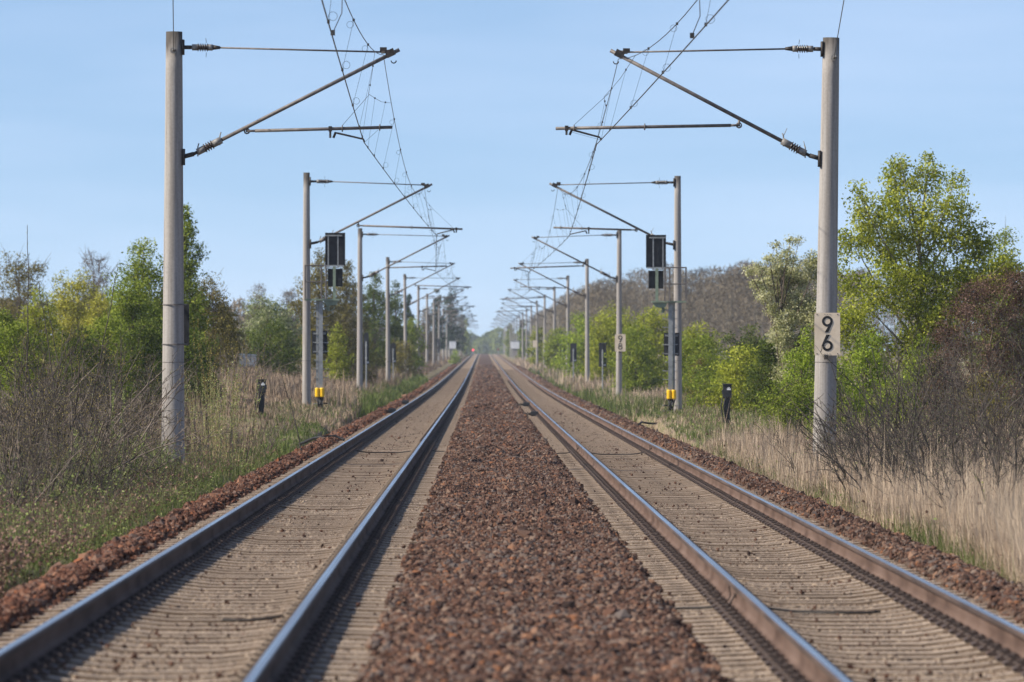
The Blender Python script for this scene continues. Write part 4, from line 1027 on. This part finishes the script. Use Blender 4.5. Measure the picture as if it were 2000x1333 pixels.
k = 116/F; xc = (1838+2030)/2; zg = float(G((xc-VX)*k, 116))
rl = ((1900, 575, 26), (1935, 560, 28), (1975, 555, 32), (2010, 570, 40), (1870, 610, 28), (1915, 620, 42), (1965, 625, 50), (2015, 640, 50), (1850, 650, 24), (1880, 675, 36), (1930, 690, 46), (1985, 700, 50), (2025, 720, 40), (1960, 760, 46), (1900, 745, 34), (2010, 790, 40))
T_('russet_bush', 'dense russet brown bush at the right edge', 'bush', TR, 1838, 2030, 538, 116, 'round', 'russet', .042, 1.8, clump=.075, seed=53, up=-.3, asp=.4, lobes=[((px-xc)*k, float(RNG.normal(0, .35)), HC-(py-VY)*k-zg, r*k*1.1, r*k) for px, py, r in rl])
T_('russet_bush', 'smaller russet brown bush below the big leafy tree', 'bush', TR, 1790, 1900, 640, 114, 'round', 'russet', .04, 1.3, nl=14, clump=.1, seed=54, up=-.3, asp=.4)
T_('leafy_bush', 'bright lime bush below the big leafy tree, right of the 96 mast', 'bush', TR, 1628, 1760, 640, 122, 'round', 'lime', .055, 1.7, nl=14, clump=.11, seed=55)
T_('leafy_bush', 'bright green bush below the fork of the big leafy tree', 'bush', TR, 1735, 1860, 665, 124, 'round', 'mid', .055, 1.7, nl=14, clump=.11, seed=56)
T_('leafy_bush', 'lime green bush just left of the 96 mast', 'bush', TR, 1510, 1625, 640, 128, 'round', 'lime', .055, 1.7, nl=14, clump=.11, seed=57)
T_('leafy_bush', 'low green bush in the dry grass left of the 96 mast', 'bush', TR, 1470, 1620, 738, 122, 'round', 'mid', .05, 1.9, nl=14, clump=.1, seed=58)
T_('leafy_bush', 'mid green bush behind the right cable cabinet', 'bush', TR, 1385, 1550, 672, 165, 'round', 'spring', .075, 1.9, nl=14, clump=.1, seed=59)
T_('leafy_bush', 'dark green bush left of the whitish flowering tree', 'bush', TR, 1395, 1530, 638, 205, 'round', 'dark', .085, 2.2, nl=14, clump=.1, seed=60)
T_('leafy_bush', 'mid green bush between the right cable cabinet and the dark green bush', 'bush', TR, 1320, 1475, 695, 185, 'round', 'mid', .075, 1.8, nl=14, clump=.1, seed=71)
T_('leafy_bush', 'green undergrowth bush just behind the 96 mast', 'bush', TR, 1565, 1700, 700, 116, 'round', 'lime', .05, 1.7, nl=14, clump=.1, seed=72)
T_('leafy_bush', 'green bush behind the twigs under the russet bush', 'bush', TR, 1690, 1830, 720, 112, 'round', 'mid', .05, 1.7, nl=14, clump=.1, seed=73)
T_('leafy_bush', 'olive green bush at the right edge behind the bare twigs', 'bush', TR, 1830, 2010, 740, 112, 'round', 'olive', .05, 1.4, nl=14, clump=.1, seed=74)
T_('leafy_bush', 'green bush between the 98 board and the right signal', 'bush', TR, 1180, 1300, 640, 268, 'round', 'mid', .11, 2.0, nl=14, clump=.1, seed=83)
T_('leafy_bush', 'rounded green bush right of the right signal, under the bare wood', 'bush', TR, 1300, 1420, 628, 240, 'round', 'spring', .09, 2.0, nl=16, clump=.09, seed=84)
T_('leafy_bush', 'dark green bush under the whitish flowering tree', 'bush', TR, 1440, 1570, 655, 160, 'round', 'dark', .07, 2.0, nl=14, clump=.09, seed=85)
T_('leafy_bush', 'mid green bush just right of the right signal', 'bush', TR, 1300, 1440, 648, 215, 'round', 'mid', .085, 2.0, nl=14, clump=.1, seed=61)
T_('scrub_bush', 'brownish scrub bush at the foot of the right signal bushes', 'bush', TR, 1335, 1400, 700, 200, 'round', 'olive', .07, 1.6, nl=8, clump=.12, seed=62)
T_('leafy_bush', 'green bush behind the right signal', 'bush', TR, 1205, 1355, 605, 285, 'round', 'spring', .11, 2.0, nl=16, clump=.1, seed=63)
T_('leafy_bush', 'broad light green bush behind the 98 board', 'bush', TR, 1125, 1272, 602, 330, 'round', 'spring', .12, 2.0, nl=16, clump=.1, seed=64)
T_('leafy_bush', 'yellowish green bush behind the fourth right mast', 'bush', TR, 1082, 1186, 616, 390, 'round', 'lime', .15, 1.9, nl=12, clump=.12, seed=65)
T_('leafy_bush', 'green bush between the smaller right beacon boards', 'bush', TR, 1052, 1126, 638, 470, 'round', 'mid', .17, 1.9, nl=10, clump=.13, seed=66)
T_('leafy_bush', 'green bush far down the right row of masts', 'bush', TR, 1028, 1070, 632, 640, 'round', 'spring', .22, 1.9, nl=9, clump=.14, seed=67)
for k, (a, b, y, d, lab) in enumerate(((1006, 1034, 626, 900, 'dark green tree far down the right row'), (984, 1010, 632, 1250, 'pale hazy tree last in the right row'))):
    T_('far_tree', lab, 'tree', TR, a, b, y, d, 'round', 'mid', .34, 1.8, nl=8, clump=.16, seed=68+k)

# ---------------------------------------------------------------- far woods
def wood(name, label, spots, fm, seed, sliv=1500, ssz=.8, trunks=True, asp=.16, hw=.28):
    rg = np.random.default_rng(seed); P = []; S = []; TN = []
    for (x, d, h) in spots:
        z = float(G(x, d)); n = int(sliv*(h/12)); w = h*hw*rg.uniform(.8, 1.2)
        a = rg.uniform(0, 2*PI, n); t = rg.random(n)**.8; r = w*np.sqrt(rg.random(n))*np.sqrt(np.clip(1-np.abs(1.9*t-.9)**3, .03, 1))
        P.append(np.stack([x+r*np.cos(a), d+r*np.sin(a), z+h*(.12+.88*t)+rg.normal(0, .02*h, n)], 1)); TN.append(np.clip(rg.normal(rg.uniform(.25, .65), .2), 0, 1)+rg.normal(0, .2, n))
        if trunks:
            for q in range(2):
                ox = rg.normal(0, w*.5); kk = 4
                S.append((np.stack([x+ox+rg.normal(0, .1*w, kk)*np.linspace(0, 1, kk), np.full(kk, d), np.linspace(z-.3, z+h*rg.uniform(.6, .95), kk)], 1), .012*h*np.linspace(1, .3, kk)))
    P = np.concatenate(P); TN = np.clip(np.concatenate(TN), 0, 1)
    v, l, t, n = leaves(P, ssz*rg.uniform(.6, 1.4, len(P)), TN, rg, asp, 1.0)
    parts = [(v, l, t, n)]
    mi = np.zeros(len(n), int)
    if S:
        V, L, T, N = tubes(S, 4); parts.append((V, L, T, N)); mi = np.concatenate([mi, np.ones(len(N), int)])
    V, N, L, T = join(parts)
    o = link_mesh(name, raw_mesh(name, V, N, L, [FOL[fm], M['barkpale']], T, mi=mi)); tag(o, label, 'wood', kind='stuff'); return o
rg = np.random.default_rng(90); sp = []
for i in range(240):
    d = rg.uniform(560, 1500); x = 13+rg.random()**1.3*(60 if d < 800 else 34)*(d/700)**.2
    if d < 640 and x < 22: x += 12
    h = rg.uniform(9.6, 11.4)*(1 if d > 640 else .9)*(1.0-.12*(x < 16))
    sp.append((x, d, h))
wood('bare_woodland', 'grey brown bare wood stretching behind the right masts', sp, 'brown', 91, 2600, .47, hw=.34)
rg = np.random.default_rng(92)
sp = [(rg.uniform(-330, 330), rg.uniform(2080, 2380), rg.uniform(7.5, 11.5)) for _ in range(170)]+[(rg.uniform(-60, 60), rg.uniform(2080, 2200), rg.uniform(7, 9.5)) for _ in range(40)]
wood('far_woodland', 'bluish far wood closing the view where the tracks vanish', sp, 'dark', 93, 420, 1.6, False, .6, .4)
rg = np.random.default_rng(94); sp = []
for i in range(90):
    d = rg.uniform(420, 1300); sp.append((-(16+rg.random()*70), d, rg.uniform(4.5, 6.8)))
wood('left_woodland', 'brownish wood far back behind the left trees', sp, 'brown', 95, 700, 1.0, hw=.3)

# ---------------------------------------------------------------- near thickets
GL = 'bare twiggy shrubs on the left verge'; GR = 'bare twiggy shrubs on the right verge'
def gl(x, d): return (x, d, float(G(x, d)))
def xat(px, d): return (px-VX)*d/F
tw = dict(nst=10, H=2.7, spread=.9, r0=.020, nch=7, ch_len=.5, n2=3, leaf=14, bend=.11, leaf_lo=.3, ch_ang=1.05, upc=.12)
LS = [make_shrub('twiggy_shrub', 'x', 'shrub', GL, gl(xat(60, 84), 84), M['twig'], FOL['budyel'], 101, leafsz=.022, **tw),
      make_shrub('twiggy_shrub', 'x', 'shrub', GL, gl(xat(150, 86), 86), M['twigpale'], FOL['bud'], 102, leafsz=.018, **{**tw, 'nst': 7, 'spread': 1.0, 'leaf': 7, 'r0': .024}),
      make_shrub('twiggy_shrub', 'x', 'shrub', GL, gl(xat(240, 96), 96), M['twig'], FOL['bud'], 103, leafsz=.018, **{**tw, 'nst': 10, 'spread': .6, 'leaf': 8})]
lab_l = ['budding twiggy shrub with yellowish buds at the left edge', 'sparse dark twiggy shrub with one thick forked stem on the left verge', 'upright bare twiggy shrub close left of the nearest left mast']
for o, l in zip(LS, lab_l): o['label'] = l
rg = np.random.default_rng(110)
for i, (px, d, q, sc) in enumerate(((10, 88, 0, 1.0), (35, 97, 2, 1.1), (95, 92, 1, 1.0), (110, 102, 0, .9), (170, 98, 2, .85), (195, 104, 1, .95), (222, 108, 0, .8), (275, 106, 2, .75), (298, 112, 1, .75), (-15, 94, 1, 1.1), (20, 78, 2, .8), (75, 80, 0, .75), (250, 118, 2, .8), (130, 112, 0, .9), (390, 113, 2, .6), (520, 118, 1, .5), (60, 76, 1, .8), (15, 73, 1, .75), (110, 80, 1, .9), (185, 84, 1, .9), (265, 94, 1, .75), (-5, 84, 1, 1.0), (85, 90, 1, 1.0), (140, 96, 1, 1.0), (30, 69, 1, .5), (5, 66, 2, .5), (75, 72, 0, .6), (125, 75, 0, .62), (175, 79, 2, .6), (215, 82, 0, .6), (255, 86, 1, .55), (300, 92, 0, .5), (50, 80, 0, .8), (-10, 76, 0, .8), (160, 90, 0, .95), (205, 95, 0, .9))):
    place_copy(LS[q], gl(xat(px, d), d), rg.uniform(0, 6), sc, 'bare budding twiggy shrub in the tangled left thicket', rg.normal(0, .06))
for px, d, sc in ((470, 196, 1.0), (492, 192, .85), (455, 185, .9)):
    place_copy(LS[1], gl(xat(px, d), d), px, sc, 'thin twiggy shrub in front of the whitish crate')
# tall single shoots standing over the thicket
def shoot(px0, py0, px1, py1, d, label, seed, fm='bud', leaf=55, grp='tall single shoots'):
    rg = np.random.default_rng(seed); a = np.array(px2(px0, py0, d)); b = np.array(px2(px1, py1, d)); t = np.linspace(0, 1, 12)[:, None]
    a[2] = min(a[2], float(G(a[0], d))+.1)
    pts = a+(b-a)*t+np.array((.07, 0, .02))*np.sin(t*PI)*rg.uniform(-1, 1)+rg.normal(0, .012, (12, 3))*t
    root = empty('tall_shoot', tuple(a)); tag(root, label, 'shoot', grp); pts = pts-a
    S = [(pts, np.linspace(.014, .004, 12))]; LP = []
    for q in range(9):
        p, dd = ipol(pts, rg.uniform(.3, .97)); cp, cr = grow(rg, p, dd+unit(rg.normal(size=3))*.8, rg.uniform(.06, .3), .004, .12, 12); S.append((cp, cr)); LP += [ipol(cp, rg.random())[0] for _ in range(3)]
    for q in range(leaf): LP.append(ipol(pts, rg.uniform(.3, 1))[0]+rg.normal(0, .016, 3))
    V, L, T, N = tubes(S, 4); link_mesh('stems', raw_mesh('stems', V, N, L, M['twig'], smooth=True), root)
    LP = np.array(LP); v, l, t, n = leaves(LP, .022*rg.uniform(.6, 1.4, len(LP)), rg.random(len(LP)), rg, .6); link_mesh('leaves', raw_mesh('leaves', v, n, l, FOL[fm], t), root)
shoot(40, 800, 54, 440, 84, 'tallest thin shoot sticking into the sky at the left', 120)
shoot(150, 820, 230, 520, 86, 'long slanting shoot rising right over the left thicket', 121)
shoot(118, 780, 75, 545, 88, 'left of two thin bare shoots before the yellow green willow', 122, leaf=12)
shoot(135, 760, 92, 580, 90, 'right of two thin bare shoots before the yellow green willow', 123, leaf=12)
shoot(600, 900, 541, 700, 108, 'thin reddish shoot right of the cane clump near the gravel', 124, leaf=18)
shoot(480, 880, 522, 645, 104, 'slanting shoot of yellowish leaves over the whitish crate', 125, 'budyel')
# leafy low shrubs in front, and the cane clump right of the mast
lowk = dict(nst=26, H=1.05, spread=.75, r0=.006, nch=7, ch_len=.4, n2=2, leaf=60, bend=.1, leaf_lo=.15, base=.4)
A = make_shrub('leafy_shrub', 'low shrub of small fresh green leaves before the nearest left mast', 'shrub', 'low leafy shrubs', gl(xat(215, 86), 86), M['twig'], FOL['bud'], 130, leafsz=.034, **lowk)
place_copy(A, gl(xat(160, 83), 83), 2.0, .85, 'low leafy green shrub, leftmost of the low leafy ones')
for px, d, sc in ((85, 80, .8), (120, 74, .5), (190, 80, .7), (300, 92, .55), (10, 84, .8), (45, 74, .5)):
    place_copy(A, gl(xat(px, d), d), px*.7, sc, 'low leafy green shrub among the dead grass at lower left')
place_copy(A, gl(xat(272, 88), 88), 4.0, .75, 'low leafy green shrub at the foot of the nearest left mast')
make_shrub('leafy_shoot', 'narrow upright shoot of pale green leaves in the left thicket', 'shrub', None, gl(xat(232, 87), 87), M['twig'], FOL['bud'], 131, leafsz=.034, nst=3, H=2.0, spread=.1, r0=.007, nch=10, ch_len=.09, n2=0, leaf=80, bend=.04)
make_shrub('cane_clump', 'clump of upright straw coloured canes with fresh leaves right of the nearest left mast', 'shrub', None, gl(xat(425, 104), 104), M['cane'], FOL['bud'], 132, leafsz=.03, nst=55, H=2.05, spread=.24, r0=.007, nch=4, ch_len=.22, n2=1, leaf=26, bend=.035, base=.75, leaf_lo=.3, ch_ang=.4)
make_shrub('cane_clump', 'tall thin canes with yellowish leaves behind the leafy cane clump', 'shrub', None, gl(xat(410, 112), 112), M['twig'], FOL['budyel'], 133, leafsz=.03, nst=30, H=2.9, spread=.22, r0=.007, nch=4, ch_len=.2, n2=1, leaf=20, bend=.04, base=.9, leaf_lo=.45, ch_ang=.4)
# right thicket
RS = [make_shrub('twiggy_shrub', 'x', 'shrub', GR, gl(xat(1790, 84), 84), M['twig'], FOL['bud'], 141, leafsz=.016, **{**tw, 'H': 2.9, 'leaf': 12, 'nst': 8, 'spread': .7, 'r0': .017}),
      make_shrub('twiggy_shrub', 'x', 'shrub', GR, gl(xat(1720, 82), 82), M['twig'], FOL['bud'], 142, leafsz=.015, **{**tw, 'H': 2.4, 'leaf': 9, 'nst': 7, 'spread': 1.0, 'r0': .022}),
      make_shrub('twiggy_shrub', 'x', 'shrub', GR, gl(xat(1890, 86), 86), M['twig'], FOL['russet'], 143, leafsz=.02, **{**tw, 'H': 2.8, 'leaf': 12, 'nst': 8, 'spread': .6, 'r0': .016})]
for o, l in zip(RS, ('dense upright bare shrub right of the 96 mast', 'bare shrub with wide slanting dark stems low right of the 96 mast', 'bare brownish shrub before the russet bush')): o['label'] = l
for i, (px, d, q, sc) in enumerate(((1690, 94, 1, .9), (1740, 92, 0, .95), (1760, 88, 1, .9), (1830, 92, 0, 1.05), (1850, 80, 1, .85), (1930, 90, 0, 1.1), (1960, 84, 2, 1.0), (1990, 92, 0, 1.1), (2015, 86, 1, 1.1), (1880, 98, 2, 1.0), (1660, 90, 1, .62), (1640, 96, 1, .75), (1590, 92, 1, .5), (1540, 104, 1, .55), (1715, 104, 0, .8), (1755, 76, 1, .85), (1840, 74, 1, .9), (1905, 72, 2, .8), (1980, 74, 1, .95), (1700, 78, 1, .7), (1870, 78, 0, .9), (1790, 78, 2, .85), (1950, 78, 0, .95), (1929, 62, 1, .62), (1856, 66, 1, .7), (1788, 70, 0, .66), (1718, 75, 1, .7), (1990, 64, 1, .7), (1668, 82, 1, .7))):
    place_copy(RS[q], gl(xat(px, d), d), rg.uniform(0, 6), sc, 'bare twiggy shrub in the tangled right thicket', rg.normal(0, .05))
shoot(2010, 1090, 1905, 925, 60, 'dark arching stem at the right edge low in the dry grass', 150, 'lime', 24)
shoot(1775, 960, 1752, 660, 80, 'straight thin dark stem before the big leafy tree', 151, leaf=14)
shoot(1760, 985, 1640, 740, 84, 'slanting budded stem crossing the nearest right mast', 152, leaf=45)

# ---------------------------------------------------------------- grass
def blades(x, d, h, w, tone, rg, lean=.25, zfun=G, sink=.03):
    n = len(x); z = zfun(x, d)-sink; a = rg.uniform(0, PI, n); b = rg.uniform(0, 2*PI, n); le = h*lean*np.abs(rg.normal(0, 1, n))
    dx, dy = np.cos(a)*w/2, np.sin(a)*w/2; lx, ly = np.cos(b)*le, np.sin(b)*le
    P = np.stack([x, d, z], 1)
    W = np.stack([dx, dy, np.zeros(n)], 1); LN = np.stack([lx, ly, np.zeros(n)], 1); H = np.stack([np.zeros(n), np.zeros(n), h], 1)
    m = P+H*.58+LN*.35; tp = P+H*np.sqrt(np.clip(1-(le/h)**2*.5, .3, 1))[:, None]+LN
    V = np.stack([P-W, P+W, m-W*.7, m+W*.7, tp], 1).reshape(-1, 3)
    i = np.arange(n)[:, None]*5; L = np.concatenate([i+0, i+1, i+3, i+2, i+2, i+3, i+4], 1).ravel(); N = np.tile([4, 3], n)
    return V, L, np.repeat(tone, 5), N
def zones(name, label, mat, zs, seed):
    rg = np.random.default_rng(seed); parts = []
    for (fx0, fx1, d0, d1, n, h, w, lean, tm, ts, clump) in zs:
        d = d0+(d1-d0)*rg.random(n)**1.25
        u = rg.random(n); x0 = fx0(d) if callable(fx0) else fx0; x1 = fx1(d) if callable(fx1) else fx1; x = x0+(x1-x0)*u
        if clump > 0:                                            # tufts
            c = rg.integers(0, max(1, n//clump), n); cx = rg.random(n)[c]; cd = rg.random(n)[c]
            d = d0+(d1-d0)*cd**1.25+rg.normal(0, .09, n); x0 = fx0(d) if callable(fx0) else fx0; x1 = fx1(d) if callable(fx1) else fx1
            x = x0+(x1-x0)*cx+rg.normal(0, .06, n)*(1+d/150)
        hh = h*rg.lognormal(0, .28, n); hh = np.where((d > 122) & (d < 184) & (x > -7.6) & (x < 8.2), hh*.38, hh)
        ww = w*np.maximum(1, d/90)*rg.uniform(.7, 1.4, n)
        parts.append(blades(x, d, hh, ww, np.clip(rg.normal(tm, ts, n), 0, 1), rg, lean))
    V, N, L, T = join(parts)
    o = link_mesh(name, raw_mesh(name, V, N, L, mat, T)); tag(o, label, 'grass', kind='stuff'); return o
fr = lambda px: (lambda d: (px-VX)*d/F)
zones('dry_grass', 'pale dry grass along the right verge', M['drygrass'], [
    (4.95, lambda d: np.minimum((2010-VX)*d/F, 9.5), 46, 80, 52000, .40, .008, .16, .64, .2, 0),
    (5.0, lambda d: np.minimum((2010-VX)*d/F, 11), 78, 130, 42000, .42, .009, .2, .55, .22, 0),
    (5.2, lambda d: 5.2+d*.045, 125, 320, 34000, .38, .013, .2, .55, .22, 0),
    (4.9, lambda d: 5.2+d*.012, 300, 900, 14000, .6, .016, .2, .5, .22, 0),
    (4.95, lambda d: np.minimum((2010-VX)*d/F, 11), 46, 130, 26000, .26, .009, .8, .45, .28, 0),
    (4.95, lambda d: np.minimum((2010-VX)*d/F, 11), 50, 130, 9000, .58, .007, .2, .7, .2, 20),
    (4.6, 5.1, 46, 200, 9000, .28, .007, .3, .6, .2, 10)], 160)
zones('brown_grass', 'brown and greyish dead grass along the left verge', M['deadgrass'], [
    (lambda d: np.maximum(-(VX+15)*d/F, -11), -4.3, 60, 120, 46000, .17, .007, .55, .42, .28, 0),
    (lambda d: -5-d*.05, -4.7, 115, 330, 46000, .38, .013, .3, .55, .25, 0),
    (lambda d: -6-d*.016, -4.8, 300, 900, 16000, .55, .016, .25, .5, .22, 0),
    (5.6, lambda d: np.minimum((2010-VX)*d/F, 12), 80, 200, 16000, .5, .009, .35, .4, .2, 0)], 161)
zones('pinkish_grass', 'pale pinkish dry grass field behind the left signal', M['drygrass'], [
    (lambda d: (430-VX)*d/F, lambda d: (700-VX)*d/F, 150, 330, 38000, .40, .014, .22, .38, .2, 0)], 164)
zones('green_grass', 'fresh green grass beside the gravel shoulders', M['greengrass'], [
    (-4.75, -3.82, 38, 130, 30000, .13, .007, .4, .5, .28, 14), (-5.6, -4.3, 44, 130, 9000, .2, .009, .4, .45, .25, 12),
    (-5.3, -4.05, 120, 420, 24000, .3, .014, .3, .5, .22, 12), (lambda d: np.maximum(-(VX+15)*d/F, -10), -4.6, 58, 125, 5000, .16, .008, .5, .42, .25, 6), (-6.2, -4.6, 150, 182, 9000, .32, .013, .3, .6, .2, 10),
    (4.62, 5.05, 40, 66, 9000, .26, .008, .35, .55, .22, 18), (4.72, 5.5, 62, 130, 7000, .22, .008, .35, .6, .25, 14),
    (5.0, 9.5, 128, 190, 12000, .45, .013, .3, .62, .2, 10), (4.7, 6.5, 180, 600, 14000, .4, .016, .3, .55, .25, 10)], 162)
# broad leaved weeds and leaf litter that break up the grass
def flecks(name, label, mat, specs, seed):
    rg = np.random.default_rng(seed); parts = []
    for xa, xb, d0, d1, n, h, sz, tm, per in specs:
        m = n//per; cd = d0+(d1-d0)*rg.random(m)**1.2; lo = xa(cd) if callable(xa) else xa; hi = xb(cd) if callable(xb) else xb; cx = lo+(hi-lo)*rg.random(m); ch = rg.random(m)
        k = rg.integers(0, m, n); x = cx[k]+rg.normal(0, .09, n); d = cd[k]+rg.normal(0, .12, n)
        z = G(x, d)+np.abs(rg.normal(0, h, n))*(.4+.9*ch[k])+.02
        parts.append(leaves(np.stack([x, d, z], 1), sz*rg.lognormal(0, .35, n), np.clip(rg.normal(tm, .18, n)+(ch[k]-.5)*.5, 0, 1), rg, .6))
    V, N, L, T = join(parts); o = link_mesh(name, raw_mesh(name, V, N, L, mat, T)); tag(o, label, 'weeds', kind='stuff')
LF = lambda d: np.maximum(-(VX+15)*d/F, -10); RF = lambda d: np.minimum((2010-VX)*d/F, 11)
flecks('verge_weeds', 'small leafy weeds in the verge grass', FOL['bud'], [(LF, -4.0, 58, 125, 12000, .18, .03, .3, 26), (-4.7, -3.9, 44, 90, 2500, .1, .026, .35, 20), (4.8, 6.2, 44, 120, 5000, .12, .03, .4, 24), (5.2, RF, 80, 170, 9000, .2, .035, .4, 26)], 170)
flecks('leaf_litter', 'brown dead leaves and broken stalks in the verge grass', FOL['russet'], [(LF, -4.2, 46, 125, 20000, .12, .034, .6, 14), (4.9, RF, 46, 130, 14000, .14, .034, .6, 14)], 171)
# fallen twigs and weed stalks
rg = np.random.default_rng(163); S = []
for k in range(2600):
    d = rg.uniform(70, 125); left = rg.random() < .6
    x = rg.uniform(max(-(VX+15)*d/F, -10.5), -4.7) if left else rg.uniform(5.6, min((2010-VX)*d/F, 11))
    pts, rr = grow(rg, (x, d, float(G(x, d))-.02), (rg.normal(0, .6), rg.normal(0, .6), 1), rg.uniform(.3, .9), rg.uniform(.003, .007), .16, 5); S.append((pts, rr))
V, L, T, N = tubes(S, 3); o = link_mesh('weed_stalks', raw_mesh('weed_stalks', V, N, L, M['twig'], smooth=True)); tag(o, 'thin dead weed stalks standing in the verge grass', 'stalks', kind='stuff')

# ---------------------------------------------------------------- haze, sky, sun, camera
hb = MB().box((0, 1950, 9.5), (2600, 4200, 29))
m = bpy.data.materials.new('haze_air'); m.use_nodes = True; t = NT(m); t.n.clear()
out = t.new('ShaderNodeOutputMaterial'); pv = t.new('ShaderNodeVolumePrincipled'); pv.inputs['Color'].default_value = (.80, .89, 1.0, 1); pv.inputs['Density'].default_value = HAZE
pv.inputs['Anisotropy'].default_value = 0.0
t.link(pv.outputs[0], out.inputs['Volume'])
hz = hb.build('haze', m); tag(hz, kind='stuff')

SUN_EL, SUN_AZ = rad(39), rad(13)           # azimuth: behind the camera's left side
w = bpy.data.worlds.new('World'); SC.world = w; w.use_nodes = True; t = NT(w); bg = t.n['Background']
sky = t.new('ShaderNodeTexSky'); sky.sky_type = 'NISHITA'; sky.sun_disc = False; sky.sun_elevation = SUN_EL
sdir = Vector((-math.cos(SUN_AZ)*math.cos(SUN_EL), -math.sin(SUN_AZ)*math.cos(SUN_EL), math.sin(SUN_EL)))
sky.sun_rotation = math.atan2(sdir.x, sdir.y); sky.altitude = 50; sky.air_density = 1.0; sky.dust_density = .5; sky.ozone_density = 2.6
tc = t.new('ShaderNodeTexCoord'); sp = t.new('ShaderNodeSeparateXYZ'); t.link(tc.outputs['Generated'], sp.inputs[0])
zz = t.new('ShaderNodeMath', operation='MULTIPLY_ADD'); zz.inputs[1].default_value = SKY_K; zz.inputs[2].default_value = SKY_O; t.link(sp.outputs['Z'], zz.inputs[0])
cb = t.new('ShaderNodeCombineXYZ'); t.link(sp.outputs['X'], cb.inputs[0]); t.link(sp.outputs['Y'], cb.inputs[1]); t.link(zz.outputs[0], cb.inputs[2])
nm = t.new('ShaderNodeVectorMath', operation='NORMALIZE'); t.link(cb.outputs[0], nm.inputs[0]); t.link(nm.outputs[0], sky.inputs['Vector'])
# thin veils of cirrus
mp = t.new('ShaderNodeMapping'); mp.inputs['Scale'].default_value = (5, 5, 38); mp.inputs['Rotation'].default_value = (0, rad(2), 0); t.link(tc.outputs['Generated'], mp.inputs['Vector'])
nz = t.new('ShaderNodeTexNoise'); nz.inputs['Scale'].default_value = 1.0; nz.inputs['Detail'].default_value = 5; nz.inputs['Roughness'].default_value = .5; t.link(mp.outputs[0], nz.inputs['Vector'])
mr = t.new('ShaderNodeMapRange'); mr.inputs['From Min'].default_value = .42; mr.inputs['From Max'].default_value = .75; mr.inputs['To Max'].default_value = .32; t.link(nz.outputs['Fac'], mr.inputs['Value'])
mx = t.new('ShaderNodeMixRGB'); mx.inputs[2].default_value = CIRRUS; t.link(mr.outputs[0], mx.inputs[0]); t.link(sky.outputs[0], mx.inputs[1])
ti = t.new('ShaderNodeMixRGB', blend_type='MULTIPLY'); ti.inputs[0].default_value = 1; ti.inputs[2].default_value = (1.0, .985, 1.015, 1); t.link(mx.outputs[0], ti.inputs[1]); t.link(ti.outputs[0], bg.inputs['Color']); bg.inputs['Strength'].default_value = SKY_S
sl = bpy.data.lights.new('sun', 'SUN'); sl.energy = SUN_E; sl.angle = rad(.5); sl.color = (1, .915, .78)
so = bpy.data.objects.new('sun', sl); COL.objects.link(so); so.rotation_euler = sdir.to_track_quat('Z', 'Y').to_euler(); so.location = (-40, -20, 60)
cam = bpy.data.cameras.new('camera'); co = bpy.data.objects.new('camera', cam); COL.objects.link(co)
cam.lens = 200; cam.sensor_width = 36; cam.clip_start = .5; cam.clip_end = 6000
co.location = (0, 0, HC); co.rotation_euler = Vector((57/F, 1, 35.5/F)).to_track_quat('-Z', 'Y').to_euler()
cam.dof.use_dof = True; cam.dof.focus_distance = 94; cam.dof.aperture_fstop = 5.0
SC.camera = co
SC.view_settings.view_transform = 'Standard'; SC.view_settings.look = 'None'; SC.view_settings.gamma = 1; SC.view_settings.exposure = EXPO
SC.cycles.volume_bounces = 0; SC.cycles.max_bounces = 6; SC.cycles.transparent_max_bounces = 8
